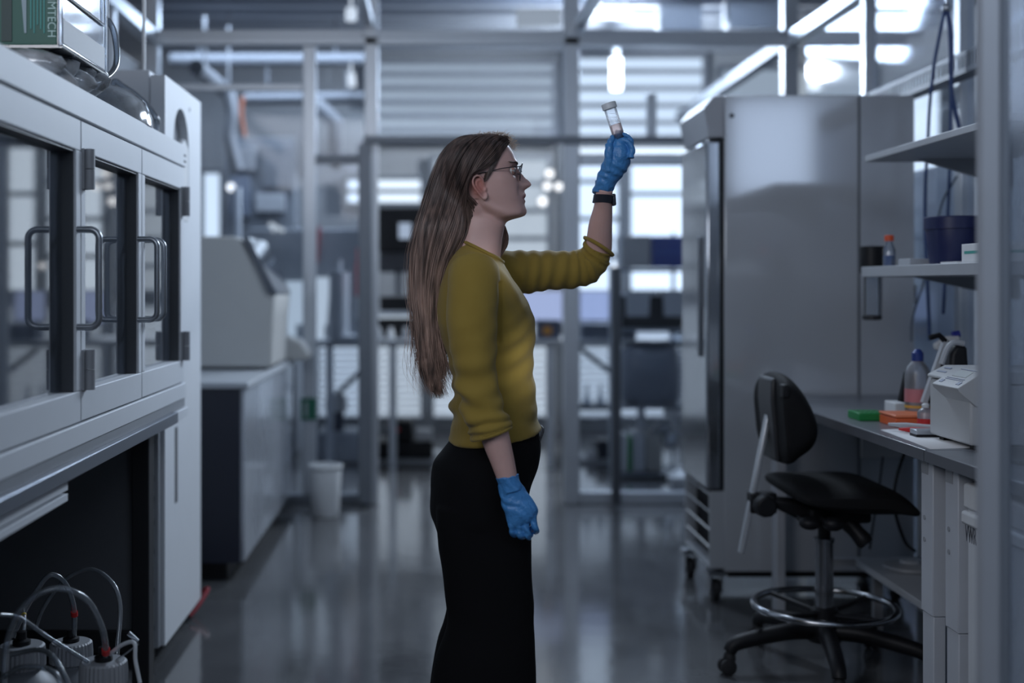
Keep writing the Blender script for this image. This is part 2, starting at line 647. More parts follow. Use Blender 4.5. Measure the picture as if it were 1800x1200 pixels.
# near right partition: framed glass seen at the edge of the picture
YN = 2.2
npst = MB()
npst.prism([(XX(1718, YN + .05), YN + .05), (XX(1716, YN), YN), (XX(1722, YN), YN - .012), (XX(1748, YN), YN - .018), (XX(1757, YN), YN - .012),
            (XX(1759, YN), YN + .004), (XX(1775, YN), YN + .006), (XX(1777, YN + .05), YN + .05)], 'XY', 0, 3.3)
struct(npst, 'trim_80', mat('post_aluminium', (0.40, 0.43, 0.48), 0.45, 0.4), smooth=30)
struct(box(XX(1755, YN), XX(1776, YN), YN + 0.010, YN + 0.045, 0, 3.3), 'trim_81', mat('post_gasket', (0.05, 0.055, 0.065), 0.5))
struct(box(XX(1776, YN), XX(1776, YN) + 0.45, YN + 0.02, YN + 0.03, 0, 3.3), 'window_70',
       glass('frosted_partition', tint=(0.7, 0.75, 0.82), refl=1.3, rough=0.1, haze=0.30, hcol=(0.5, 0.55, 0.62)))

# ------------------------------------------------------------------ lamp in the hall beyond the partition
yl = 9.2
lm = thing('ceiling_lamp', 'bright white vertical tube lamp hanging in the hall above the raised test tube', 'lamp', (XX(1083, yl), yl, ZZ(160, yl)))
lc = P(1083, 130, yl)
build(MB().cyl(lc + Vector((0, 0, -.12)), lc + Vector((0, 0, .12)), 0.042), 'lamp_tube', emitter('lamp_glow', (0.92, 0.97, 1.0), 6), lm)
build(MB().cyl(lc + Vector((0, 0, .12)), lc + Vector((0, 0, .19)), 0.03).cyl(lc + Vector((0, 0, .19)), (lc.x, lc.y, 3.42), 0.008), 'lamp_holder', ALU_D, lm)
sp = bpy.data.lights.new('lamp_light', 'POINT')
sp.energy = 115
sp.shadow_soft_size = 0.06
sp.color = (0.86, 0.93, 1.0)
so = bpy.data.objects.new('lamp_light', sp)
COL.objects.link(so)
so.location = lc + Vector((0, -0.12, 0))

# ------------------------------------------------------------------ left: framed glass-door cabinet on a bench
XC = -0.86
zt, zbt = 1.775, 0.912
dz0, dz1 = 0.968, 1.698          # door bottom and top
D = [2.36, 2.965, 3.58, 4.165]
Y0, Y1 = 1.70, 4.20
cab = thing('glass_door_cabinet', 'white framed cabinet with three glazed doors standing on the left bench', 'cabinet', (-1.2, 2.9, 0.885))
fr = MB()
fr.box(XC - .05, XC + .003, Y0, Y1, dz1 + .004, zt).box(XC - .05, XC + .003, Y0, Y1, zbt, dz0 - .004)
fr.box(XC - .05, XC - .004, D[3] + .003, Y1, dz0 - .006, dz1 + .006)
build(fr, 'frame', POWDER, cab, bevel=0.003)
cs = MB()
cs.box(-1.62, XC - .05, Y0, Y1, zt - .025, zt - .005).box(-1.62, XC - .05, Y0, Y1, zbt, zbt + .03)
cs.box(-1.62, -1.60, Y0, Y1, zbt + .03, zt - .025)
cs.box(-1.60, XC - .05, Y1 - .02, Y1, zbt + .03, zt - .025).box(-1.60, XC - .05, Y0, Y0 + .02, zbt + .03, zt - .025)
build(cs, 'carcass', mat('cabinet_interior', (0.34, 0.37, 0.42), 0.5), cab)
sh = MB().box(-1.59, XC - .12, Y0 + .02, Y1 - .02, 1.335, 1.343)
build(sh, 'shelf', mat('glass_shelf', (0.35, 0.40, 0.46), 0.2), cab)
scr = MB()
for z in (1.735, 1.93, ):
    pass
for yy in (4.165, 4.185):
    for z in (1.74, 1.72):
        scr.cyl((XC + .003, yy, z), (XC + .0055, yy, z), .004, 10)
build(scr, 'screws', GREYP, cab)


def cabinet_door(y0, y1, hinge, handle_at):
    w = 0.075
    d = MB()
    g = 0.0025
    y0 += g
    y1 -= g
    x0, x1 = XC - .045, XC
    d.box(x0, x1, y0, y1, dz1 - w, dz1).box(x0, x1, y0, y1, dz0, dz0 + w)
    d.box(x0, x1, y0, y0 + w * .5, dz0 + w, dz1 - w).box(x0, x1, y1 - w * .5, y1, dz0 + w, dz1 - w)
    o = build(d, 'door', POWDER, cab, bevel=0.003)
    build(box(x0 + .006, x0 + .012, y0 + w * .5 - .005, y1 - w * .5 + .005, dz0 + w - .005, dz1 - w + .005), 'pane', CABGLASS, o, smooth=0)
    # dark inner gasket seen edge on in the deep jamb
    j = MB()
    j.box(x0 - .012, x1 - .006, y1 - w * .5 - .006, y1 - w * .5 - .0005, dz0 + w, dz1 - w)
    j.box(x0 - .012, x1 - .006, y0 + w * .5, y1 - w * .5 - .006, dz1 - w - .005, dz1 - w - .0005)
    build(j, 'jamb_lining', mat('jamb_grey', (0.07, 0.075, 0.085), 0.45), o)
    if handle_at is not None:
        z0, z1 = 1.198, 1.432
        xs = XC - .004
        pts = []
        R = .022
        px = XC + .052
        for a in range(7):
            t = PI / 2 * a / 6
            pts.append((px - R + R * math.sin(t), handle_at, z1 - R + R * math.cos(t)))
        lo = [(px - R + R * math.cos(PI / 2 * a / 6), handle_at, z0 + R - R * math.sin(PI / 2 * a / 6)) for a in range(7)]
        build(MB().tube([(xs, handle_at, z1)] + pts + lo + [(xs, handle_at, z0)], .0085, 12), 'handle', mat('handle_steel', (0.34, 0.36, 0.39), 0.32, 0.8), o)
    if hinge is not None:
        for z in (dz0 + .075, dz1 - .165):
            h = MB()
            h.cyl((XC + .013, hinge, z), (XC + .013, hinge, z + .048), .013, 16).cyl((XC + .013, hinge, z + .050), (XC + .013, hinge, z + .098), .013, 16)
            h.box(XC - .002, XC + .006, hinge - .022, hinge + .022, z, z + .098)
            build(h, 'hinge', GREYP, o)
    return o


cabinet_door(D[0], D[1], None, D[1] - .03)
cabinet_door(D[1], D[2], D[1] + .028, D[2] - .035)
cabinet_door(D[2], D[3], D[3] - .012, D[2] + .055)

# dim contents behind the glass
PALE = mat('pale_bottle', (0.55, 0.60, 0.66), 0.35)


def jar(x, y, z, r, h, name, m, capm, label, cat, grp=None):
    t = thing(name, label, cat, (x, y, z), grp)
    build(MB().lathe([(r * .9, 0), (r, .01), (r, h * .68), (r * .85, h * .78), (r * .45, h * .86), (r * .45, h * .9)], (x, y, z)), 'body', m, t)
    build(MB().lathe([(r * .5, h * .88), (r * .5, h), (r * .46, h * 1.01)], (x, y, z)), 'cap', capm, t)
    return t


jar(-1.20, 2.72, 0.942, .075, .30, 'reagent_bottle', PALE, BLUE, 'tall pale bottle behind the nearest cabinet door on the left bench', 'bottle')
jar(-1.28, 3.20, 0.942, .065, .24, 'reagent_bottle', PALE, WHITE, 'pale bottle behind the middle glass door of the white cabinet', 'bottle')
jar(-1.15, 3.44, 0.942, .05, .17, 'reagent_bottle', mat('blue_bottle', (0.08, 0.14, 0.34), 0.3), WHITE, 'small blue bottle inside the cabinet, right of the middle door', 'bottle')
tag(build(box(-1.45, -1.10, 3.72, 4.06, 1.343, 1.50), 'storage_bin', mat('dark_blue_bin', (0.03, 0.05, 0.13), 0.4), bevel=.012),
    'dark blue bin on the inner shelf behind the furthest cabinet door', 'bin')
tag(build(box(-1.45, -1.12, 2.98, 3.40, 1.343, 1.56), 'carton_box', PAPER, bevel=.004), 'white carton on the inner shelf behind the middle cabinet door', 'box')
tag(build(box(-1.42, -1.12, 2.45, 2.80, 1.343, 1.52), 'carton_box', mat('grey_card', (0.40, 0.44, 0.50), 0.7), bevel=.004),
    'grey carton on the inner shelf behind the nearest cabinet door', 'box')

# bench below: steel worktop, black frame, dark rear panel
bn = thing('steel_bench', 'steel-topped bench with black frame carrying the glazed cabinet on the left', 'bench', (-1.25, 2.9, 0))
build(box(-1.66, XC + .018, Y0, 4.0, .848, .884), 'worktop', mat('galvanised_steel', (0.24, 0.26, 0.30), 0.33, 0.8, rvar=.04, vscale=8), bn, bevel=.003)
build(box(-1.66, XC + .012, 4.0, 4.19, .852, .882), 'worktop_end', POWDER, bn, bevel=.002)
build(box(-1.64, XC, Y0, 4.19, .8845, .9115), 'spacer', GREYP, bn)
LEGX = -.905
for y in (3.86, 1.75):
    build(box(LEGX - .055, LEGX, y, y + .07, 0, .848), 'leg', BLACKM, bn, bevel=.003)
    build(box(-1.62, -1.56, y, y + .07, 0, .848), 'leg', BLACKM, bn, bevel=.003)
build(box(-1.60, -1.54, 1.82, 3.86, .13, .20), 'stretcher', BLACKM, bn, bevel=.003)
build(box(-1.56, LEGX - .055, 3.885, 3.92, .13, .20), 'stretcher', BLACKM, bn, bevel=.003)
build(box(-1.60, -1.585, 1.82, 3.86, .20, .846), 'rear_panel', DGREY, bn)
build(box(-1.56, LEGX - .056, 3.90, 3.905, .20, .846), 'end_panel', DGREY, bn)
pr = MB()
pr.prism([(-.905, .795), (-.86, .795), (-.86, .812), (-.877, .812), (-.877, .820), (-.86, .820), (-.86, .8385), (-.905, .8385)], 'XZ', Y0, 2.86)
build(pr, 'slotted_rail', POWDER, bn, bevel=.001)

# tall white upright unit at the far end of the bench
fz = thing('upright_freezer', 'tall white upright freezer with arched handle recess beside the glazed cabinet', 'freezer', (-1.25, 4.5, 0))
build(box(-1.62, -.985, 4.21, 4.86, .055, 2.04), 'body', POWDER, fz, bevel=.006)
dd = MB()
zt_ = 2.05
# door slab with an arched recess: outline around the arch
yc, hw, za, zb_ = 4.47, .135, 1.985 - .125, 1.55
dd.box(-.98, -.93, 4.20, yc - hw, .06, zt_ - .03)
dd.box(-.98, -.93, yc + hw, 4.84, .06, zt_ - .03)
dd.box(-.98, -.93, yc - hw, yc + hw, .06, zb_)
arc = [(yc - hw, zt_ - .03)] + [(yc - hw * math.cos(PI * a / 16), za + hw * 1.05 * math.sin(PI * a / 16) - .06) for a in range(17)] + [(yc + hw, zt_ - .03)]
dd.prism(arc, 'YZ', -.98, -.93)
build(dd, 'door', POWDER, fz, smooth=30)
build(box(-.979, -.965, yc - hw, yc + hw, zb_, za + .07), 'handle_recess', mat('recess_grey', (0.18, 0.19, 0.21), 0.5), fz)
hd = MB()
hd.prism([(yc - hw * .55, zb_ - .02), (yc + hw * .9, zb_ - .02), (yc + hw * .9, za - .05), (yc + hw * .5, za - .02), (yc - hw * .2, za - .06), (yc - hw * .55, za - .14)], 'YZ', -.955, -.928)
build(hd, 'handle_plate', WHITE, fz, bevel=.008)
build(box(-.93, -.9285, 4.36, 4.40, .52, .79), 'grip_slot', mat('slot_grey', (0.10, 0.105, 0.115), 0.5), fz)
build(box(-.985, -.945, 4.84, 4.865, .06, 2.03), 'edge_strip', GREYL, fz, bevel=.002)
build(MB().cyl((-.93, 4.62, 1.96), (-.928, 4.62, 1.96), .008, 12), 'badge', GREYP, fz)
for y in (4.26, 4.8):
    for x in (-1.55, -1.0):
        build(MB().cyl((x, y, 0), (x, y, .056), .022, 12), 'foot', BLACK, fz)
st = MB().box(-1.0, -.945, 4.172, 4.196, .06, .84)
so_ = build(st, 'post_strip', GREYL, fz, bevel=.002)
for z in (.80, .755, .63, .56, .48, .38, .25, .12):
    build(box(-.972, -.960, 4.1705, 4.173, z, z + .018), 'hole', BLACK, so_)
# red and blue cable under the freezer
tag(build(MB().tube(spline([(-.97, 4.88, .03), (-.93, 4.90, .075), (-.905, 4.86, .088), (-.925, 4.78, .05), (-.95, 4.72, .02)], 30), .008, 8), 'power_cable',
          mat('red_cable', (0.25, 0.02, 0.03), 0.4)), 'short red cable emerging under the tall white freezer door', 'cable')

# ------------------------------------------------------------------ on top of the cabinet
kb = thing('tissue_box', 'dark green wipes box with pale upright lettering in the clear bin', 'box', (-1.12, 3.08, 1.876))
build(box(-1.252, -.911, 2.945, 3.30, 1.876, 2.20), 'carton', GREEN, kb, bevel=.003)
build(box(-1.045, -1.02, 2.9425, 2.9445, 1.885, 2.19), 'edge_band', mat('green_dark', (0.004, 0.03, 0.03), 0.5), kb)
writing('lettering', 'KIMTECH', .0285, mat('pale_print', (0.45, 0.62, 0.60), 0.6), (-.925, 2.9435, 1.950), R3('X', 90) @ R3('Z', -90), kb, squash=.93)
pt = MB()
for i, x in enumerate((-.944, -.952, -.960, -.968, -.976)):
    pt.box(x, x + .003, 2.943, 2.9445, 1.905 + .01 * (i % 3), 2.06 - .012 * (i % 2))
build(pt, 'small_print', mat('teal_small_print', (0.06, 0.28, 0.26), 0.6), kb)
build(MB().prism([(-1.015, 2.2), (-.985, 2.2), (-.985, 1.905), (-.99, 1.905)], 'XZ', 2.9425, 2.9445), 'picture_patch', mat('grey_print', (0.28, 0.36, 0.40), 0.6), kb)
cb = thing('clear_bin', 'clear plastic bin holding the green wipes box on the cabinet', 'bin', (-1.1, 3.12, 1.866))
w = MB()
w.box(-1.30, -.90, 2.93, 3.34, 1.867, 1.874).box(-.907, -.90, 2.93, 3.34, 1.874, 2.17).box(-1.30, -1.293, 2.93, 3.34, 1.874, 2.17)
w.box(-1.293, -.907, 3.333, 3.34, 1.874, 2.17)
w.tube([(-.899, 2.93, 1.872), (-.899, 3.34, 1.872)], .006, 8).tube([(-.899, 3.34, 1.872), (-.899, 3.34, 2.17)], .006, 8).tube([(-.899, 2.93, 1.872), (-.899, 2.93, 2.17)], .006, 8)
build(w, 'tray', CLEAR, cb)
lf = MB()
for a, b_ in (((2.985, 2.00), (3.30, 2.00)), ((3.30, 2.00), (3.30, 2.085)), ((3.30, 2.085), (2.985, 2.085)), ((2.985, 2.085), (2.985, 2.00))):
    lf.tube([(-.898, a[0], a[1]), (-.898, b_[0], b_[1])], .005, 8)
build(lf, 'label_holder', CLEAR, cb)
build(box(-.8995, -.8985, 2.95, 3.32, 1.882, 1.942), 'label_strip', PAPER, cb)
dk = thing('carton_box', 'small dark navy box lying on top of the green wipes box', 'box', (-1.1, 3.38, 2.17))
build(box(-1.20, -.915, 3.345, 3.43, 2.045, 2.20), 'carton', mat('dark_navy_card', (0.012, 0.015, 0.03), 0.5), dk, bevel=.002)
writing('lettering', 'N', .035, PAPER, (-.9148, 3.385, 2.11), R3('Z', 90) @ R3('X', 90), dk)
# crumpled clear bags, coils of clear tubing
cbag = MB()
for i in range(9):
    y = 2.92 + i * .045
    cbag.ball((-.98 + .03 * math.sin(i * 2.1), y, 1.820 + .006 * math.cos(i * 3)), .10, .04, .038, 12, R3('Y', 25 * math.sin(i * 1.7)))
tag(build(cbag, 'plastic_bag', FILM), 'crumpled clear plastic bags under the clear bin on the cabinet', 'bag')


def coil(name, pts, r, label, cat='tubing', n=48, m=TUBING):
    return tag(build(MB().tube(spline(pts, n), r, 10), name, m), label, cat)


coil('tubing_loop', [(-1.0, 3.10, 1.80), (-.93, 3.30, 1.84), (-.90, 3.42, 1.90), (-.905, 3.46, 1.98), (-.93, 3.46, 2.05), (-1.0, 3.4, 2.08)], .009,
     'clear tube looping over the far edge of the clear bin')
arc_ = [P(262 + 0, 216, 3.9) + Vector((0, .1, -.02))] + [P(px, py, 3.9) for px, py in ((276, 212), (262, 190), (240, 168), (216, 152), (202, 143), (196, 160), (190, 180))]
coil('tubing_loop', arc_, .010, 'clear tube arching along the cabinet top near the white freezer')
dm = MB()
dm.lathe([(.17, 0), (.168, .03), (.15, .07), (.11, .105), (.05, .122), (.002, .126)], (-1.02, 3.66, 1.775))
tag(build(dm, 'plastic_dome', FILM), 'low clear plastic dome on the cabinet beside the tubing', 'dome')
pen = thing('sensor_probe', 'thin probe with white tip and black grip standing behind the cabinet top', 'probe', P(253, 190, 4.24))
q = P(253, 150, 4.24)
build(MB().cyl(q + Vector((0, 0, -.17)), q + Vector((0, 0, .0)), .008, 12), 'grip', BLACK, pen)
build(MB().cyl(q, q + Vector((0, 0, .03)), .011, 12).cyl(q + Vector((0, 0, .03)), q + Vector((0, 0, .4)), .006, 10), 'tip', WHITE, pen)
build(MB().cyl(q + Vector((0, 0, -.21)), q + Vector((0, 0, -.17)), .016, 12), 'base', BLACK, pen)

# ------------------------------------------------------------------ carboys under the bench
RIBW = mat('ribbed_cap_white', (0.30, 0.31, 0.33), 0.5)
BODYW = mat('carboy_plastic', (0.18, 0.19, 0.21), 0.45)


def carboy(px, py, d, label):
    c = P(px, py, d)
    t = thing('carboy', label, 'bottle', (c.x, c.y, 0), 'carboys under the left bench')
    zc = c.z
    build(MB().lathe([(.10, 0), (.11, .015), (.11, zc - .15), (.095, zc - .10), (.055, zc - .06), (.048, zc - .055), (.048, zc - .04)], (c.x, c.y, 0), n=32), 'body', BODYW, t)
    prof = MB()
    n = 64
    rg = []
    for z, rr in ((-.045, .056), (-.02, .056), (.004, .054), (.008, .050)):
        rg.append([Vector((c.x + (rr + (.0022 if i % 2 else -.0012) * (z < .006)) * math.cos(2 * PI * i / n), c.y + (rr + (.0022 if i % 2 else -.0012) * (z < .006)) * math.sin(2 * PI * i / n), zc + z)) for i in range(n)])
    prof.rings(rg)
    build(prof, 'cap', RIBW, t, smooth=20)
    build(MB().lathe([(.022, .008), (.022, .018), (.012, .022), (.012, .04), (.006, .042)], (c.x, c.y, zc), n=16), 'fitting', BLACK, t)
    return Vector((c.x, c.y, zc + .04))


c1 = carboy(182, 1166, 2.95, 'white-capped carboy under the bench nearest the black leg')
c2 = carboy(125, 1132, 3.32, 'white-capped carboy standing behind the other two under the bench')
c3 = carboy(38, 1138, 3.02, 'white-capped carboy at the left edge under the bench')
YL = mat('yellow_band', (0.5, 0.35, 0.03), 0.5)


def line_tube(pts, d0, d1, r, label, bandpx=None, bm=RED, m=None):
    n = len(pts)
    wp = [P(a, b, d0 + (d1 - d0) * i / (n - 1)) for i, (a, b) in enumerate(pts)]
    sm = spline(wp, 50)
    t = thing('flexible_tube', label, 'tube', sm[-1])
    build(MB().tube(sm, r, 10), 'hose', m or TUBING, t)
    if bandpx is not None:
        k = max(1, min(47, int(bandpx * 49)))
        build(MB().tube(sm[k:k + 3], r * 1.35, 10), 'band', bm, t)
    return t


line_tube([(6, 1210), (12, 1130), (40, 1065), (97, 1034), (150, 1052), (178, 1100), (186, 1140), (184, 1160)], 2.75, 2.95, .0075,
          'thick clear hose with red band arching into the nearest carboy', .86)
line_tube([(22, 1120), (48, 1065), (85, 1012), (112, 1022), (127, 1055), (131, 1085), (130, 1118)], 3.2, 3.32, .007,
          'clear hose with red band arching into the rear carboy', .78)
line_tube([(62, 1105), (78, 1065), (115, 1018), (160, 1000), (198, 1025), (211, 1065), (208, 1120), (203, 1180)], 3.35, 3.1, .006,
          'thin clear hose making the highest arch by the black leg')
line_tube([(0, 1080), (35, 1086), (85, 1120), (155, 1163)], 2.8, 2.93, .005, 'thin straight clear hose running down to the nearest carboy')
line_tube([(20, 1150), (70, 1142), (98, 1160), (122, 1205)], 2.85, 2.75, .006, 'clear hose curling in front of the carboy at the left edge')
line_tube([(5, 1190), (40, 1172), (90, 1178), (112, 1210)], 2.75, 2.7, .006, 'low clear hose curled at the bottom left corner', None)
line_tube([(190, 1152), (215, 1133), (236, 1130), (238, 1160), (246, 1200)], 2.95, 2.9, .005, 'pale hose bent over beside the foot of the black leg', m=mat('pale_hose', (0.5, 0.53, 0.56), 0.3))
line_tube([(40, 1070), (43, 1090), (40, 1118)], 3.1, 3.02, .005, 'short hose with yellow band on the carboy at the left edge', .3, YL)
cl = MB()
a0, a1 = P(226, 1112, 2.95), P(242, 1127, 2.95)
cl.tube([a0, a1], .006, 6, flat=.4)
cl.tube([a1, P(243, 1131, 2.95), P(205, 1160, 2.95)], .003, 6)
tag(build(cl, 'metal_clip', CHROME), 'small shiny metal clip beside the carboy hoses', 'clip')

# ------------------------------------------------------------------ left far bench with cupboards
XB2 = -.84
lb = thing('lab_bench', 'long pale bench of cupboards along the left side, dark end panel', 'bench', (-1.25, 6.3, 0))
build(box(-1.70, XB2 + .02, 5.34, 7.20, .845, .872), 'worktop', mat('pale_worktop', (0.50, 0.53, 0.57), 0.35), lb, bevel=.003)
build(box(-1.68, XB2 - .02, 5.36, 7.18, .08, .845), 'carcass', NAVY, lb)
build(box(-1.66, XB2 - .08, 5.40, 7.14, .0, .08), 'plinth', BLACK, lb)
ys = [5.37, 5.76, 6.12, 6.50, 6.84, 7.18]
FRONT = mat('cupboard_front', (0.50, 0.53, 0.58), 0.22, 0.35, coat=.3)
for a, b_ in zip(ys[:-1], ys[1:]):
    o = build(box(XB2 - .02, XB2, a + .006, b_ - .006, .085, .838), 'door', FRONT, lb, bevel=.002)

# big beige instrument with sloping glass front
yi = 6.12
inst = thing('centrifuge', 'large beige instrument with sloping glass front on the left bench', 'instrument', (-1.2, 6.45, .88))
oz = [(-1.62, .885), (XX(476, yi), .885), (XX(480, yi), ZZ(560, yi)), (XX(484, yi), ZZ(522, yi)), (XX(470, yi), ZZ(497, yi)), (XX(422, yi), ZZ(420, yi)), (XX(412, yi), ZZ(415, yi)), (-1.62, ZZ(415, yi))]
build(MB().prism(oz, 'XZ', yi, yi + .62), 'body', BEIGE, inst, bevel=.012)
wd = MB()
wd.prism([(XX(427, yi), ZZ(418, yi)), (XX(438, yi), ZZ(417, yi)), (XX(486, yi), ZZ(515, yi)), (XX(482, yi), ZZ(520, yi)), (XX(470, yi), ZZ(515, yi))], 'XZ', yi - .006, yi + .60)
build(wd, 'sloping_window', mat('dark_gloss', (0.06, 0.07, 0.09), 0.08, coat=1.0), inst)
build(box(-1.60, -.90, yi + .04, yi + .58, .8725, .885), 'feet', BLACK, inst)
bx = thing('tray', 'beige rounded tray with red label at the far end of the left bench', 'tray', (-.95, 6.95, .872))
build(MB().prism([(XX(470, 6.9), .874), (XX(540, 6.9), .874), (XX(543, 6.9), .90), (XX(528, 6.9), .975), (XX(498, 6.9), 1.015), (XX(470, 6.9), .99)], 'XZ', 6.88, 7.12), 'body', BEIGE, bx, bevel=.01)
build(box(XX(478, 6.88), XX(498, 6.88), 6.876, 6.879, .885, .905), 'label', RED, bx)

# white waste bin before the partition
wbm = thing('waste_bin', 'white round waste bin on the floor before the dark door stile', 'bin', (XX(572, 6.9), 6.9, 0))
build(MB().lathe([(.075, 0), (.078, .01), (.092, .27), (.090, .275), (.084, .27), (.070, .02)], (XX(572, 6.9), 6.9, 0), n=28), 'body', WHITE, wbm)
build(MB().lathe([(.095, .262), (.098, .268), (.097, .284), (.092, .287), (.088, .284), (.090, .264)], (XX(572, 6.9), 6.9, 0), n=28), 'rim', WHITE, wbm)

# ------------------------------------------------------------------ hall beyond the partition
yh = 8.6
hb = thing('hall_bench', 'long grey bench running across the hall beyond the glass partition', 'bench', (.4, 8.8, 0))
zbch = ZZ(597, yh)
build(box(XX(430, yh), XX(1212, yh), yh, yh + .65, zbch - .05, zbch), 'worktop', GREYL, hb, bevel=.004)
for px in (440, 578, 690, 968, 1000, 1130):
    build(box(XX(px, yh) - .025, XX(px, yh) + .025, yh + .05, yh + .10, 0, zbch - .05), 'leg', ALU, hb)
build(MB().tube([(XX(1020, yh), yh + .02, zbch - .06), (XX(1075, yh), yh + .02, ZZ(655, yh))], .018, 8), 'brace', ALU_D, hb)
build(MB().tube([(XX(640, yh), yh + .02, zbch - .2), (XX(595, yh), yh + .02, ZZ(690, yh))], .018, 8), 'brace', ALU_D, hb)
rs = thing('riser_shelf', 'grey riser shelf on the hall bench under the tall black instrument', 'shelf', (XX(700, yh), yh + .4, zbch))
build(box(XX(650, yh), XX(752, yh), yh + .2, yh + .62, ZZ(556, yh), ZZ(548, yh)), 'board', ALU, rs)
for px_ in (651, 749):
    build(box(XX(px_, yh) - .006, XX(px_, yh) + .006, yh + .22, yh + .6, zbch, ZZ(556, yh)), 'support', ALU, rs)
# microscope like black instrument
mc = thing('microscope', 'tall black instrument with pale screen on the hall bench behind her back', 'instrument', (XX(700, yh), 8.9, zbch))
build(box(XX(660, yh), XX(760, yh), yh + .15, yh + .45, ZZ(440, yh), ZZ(362, yh)), 'head', BLACK, mc, bevel=.01)
build(box(XX(700, yh), XX(722, yh), yh + .14, yh + .15, ZZ(418, yh), ZZ(390, yh)), 'screen', emitter('screen_glow', (0.55, 0.68, 0.9), .55), mc)
build(box(XX(664, yh), XX(735, yh), yh + .2, yh + .4, ZZ(478, yh), ZZ(440, yh)), 'stage', mat('dark_grey_stage', (.05, .055, .065), .5), mc, bevel=.01)
build(box(XX(690, yh), XX(705, yh), yh + .38, yh + .46, ZZ(520, yh), ZZ(470, yh)), 'column', GREYL, mc)
build(box(XX(664, yh), XX(730, yh), yh + .3, yh + .6, ZZ(548, yh), ZZ(522, yh)), 'base', BLACK, mc, bevel=.008)
tag(build(box(XX(657, yh), XX(743, yh), yh + .2, yh + .5, zbch, ZZ(562, yh)), 'power_unit', BLACK, bevel=.006), 'low black power unit under the riser shelf on the hall bench', 'box')
for i, px in enumerate((664, 686, 712)):
    t = thing('glass_vial', ('first', 'middle', 'last')[i] and ['small vial left of two others before the black power unit', 'bright round vial in the middle before the black power unit', 'small dark vial nearest her back on the hall bench'][i], 'vial', (XX(px, yh), yh + .1, zbch), 'vials on the hall bench')
    build(MB().lathe([(.022, 0), (.026, .01), (.026, .05), (.014, .065), (.014, .07)], (XX(px, yh), yh + .1, zbch), n=14), 'body', [GREYL, WHITE, GREYP][i], t)
    build(MB().lathe([(.016, .068), (.016, .085)], (XX(px, yh), yh + .1, zbch), n=14), 'cap', WHITE, t)
# monitors
SCR = emitter('monitor_glow', (0.50, 0.62, 1.0), .62)


def monitor(px0, px1, py0, py1, d, label):
    x0, x1, z0, z1 = XX(px0, d), XX(px1, d), ZZ(py1, d), ZZ(py0, d)
    t = thing('monitor', label, 'monitor', ((x0 + x1) / 2, d + .1, zbch), 'monitors on the hall bench')
    build(box(x0 - .012, x1 + .012, d, d + .035, z0 - .018, z1 + .012), 'casing', GREYP, t, bevel=.004)
    build(box(x0, x1, d - .003, d, z0, z1), 'screen', SCR, t)
    xm = (x0 + x1) / 2
    build(MB().box(xm - .03, xm + .03, d + .035, d + .06, zbch + .01, z0 + .05).box(xm - .11, xm + .11, d - .03, d + .14, zbch, zbch + .012), 'stand', GREYP, t)


monitor(915, 988, 512, 566, 8.85, 'lit blue-white monitor close behind her chest on the hall bench')
monitor(1020, 1072, 512, 562, 8.85, 'lit blue-white monitor right of the door post on the hall bench')
bb = thing('reagent_box', 'dark box with orange sticker on the hall bench beside her chest', 'box', (XX(962, yh), yh + .1, zbch))
build(box(XX(944, yh), XX(986, yh), yh + .02, yh + .2, zbch, ZZ(562, yh)), 'body', mat('slate_box', (.07, .085, .13), .5), bb, bevel=.004)
build(box(XX(955, yh), XX(970, yh), yh + .017, yh + .02, ZZ(588, yh), ZZ(574, yh)), 'sticker', mat('orange_sticker', (.6, .28, .05), .5), bb)
kbd = tag(build(box(XX(1022, yh), XX(1120, yh), yh + .02, yh + .18, zbch, ZZ(568, yh)), 'instrument_case', mat('slate_case', (.11, .13, .17), .5), bevel=.01), 'flat slate grey case before the right monitor on the hall bench', 'case')
# white sheet / screens at left
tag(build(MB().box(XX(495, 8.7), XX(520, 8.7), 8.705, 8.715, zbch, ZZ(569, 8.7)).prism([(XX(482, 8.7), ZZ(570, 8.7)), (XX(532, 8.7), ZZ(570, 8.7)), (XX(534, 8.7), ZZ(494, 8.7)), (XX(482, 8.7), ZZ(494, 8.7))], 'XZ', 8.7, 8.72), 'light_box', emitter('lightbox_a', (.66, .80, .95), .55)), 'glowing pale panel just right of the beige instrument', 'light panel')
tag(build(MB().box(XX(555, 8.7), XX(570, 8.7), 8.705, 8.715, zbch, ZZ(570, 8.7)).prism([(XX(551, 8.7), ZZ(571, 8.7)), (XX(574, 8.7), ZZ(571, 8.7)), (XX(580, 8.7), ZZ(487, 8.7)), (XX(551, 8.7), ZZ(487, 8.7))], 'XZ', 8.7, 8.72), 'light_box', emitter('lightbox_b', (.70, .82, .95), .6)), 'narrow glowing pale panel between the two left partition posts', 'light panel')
tag(build(box(XX(440, 8.9), XX(640, 8.9), 8.9, 8.95, zbch, ZZ(402, 8.9)), 'equipment_hood', mat('hood_grey', (.24, .26, .29), .5), bevel=.01), 'flat grey equipment hood behind the glowing panels at left', 'hood')
tag(build(MB().prism([(XX(470, 8.8), ZZ(397, 8.8)), (XX(475, 8.8), ZZ(390, 8.8)), (XX(500, 8.8), ZZ(403, 8.8)), (XX(496, 8.8), ZZ(408, 8.8))], 'XZ', 8.8, 8.86).cyl(P(480, 398, 8.84), P(480, 408, 8.92), .01, 8), 'reflector', emitter('refl', (.8, .88, .95), .6)), 'small bright slanted lamp head above the grey equipment hood', 'lamp')
tag(build(MB().cyl(P(561, 398, 8.85), P(557, 462, 8.85), .012, 10).cyl(P(558, 450, 8.85), P(558, 450, 8.92), .01, 8), 'red_rod', mat('rod_red', (.30, .03, .04), .5)), 'thin dark red rod standing before the grey equipment hood', 'rod')
bp_ = thing('wash_bottle', 'pink and white upright bottle beside the dark door stile', 'bottle', P(631, 590, 8.3))
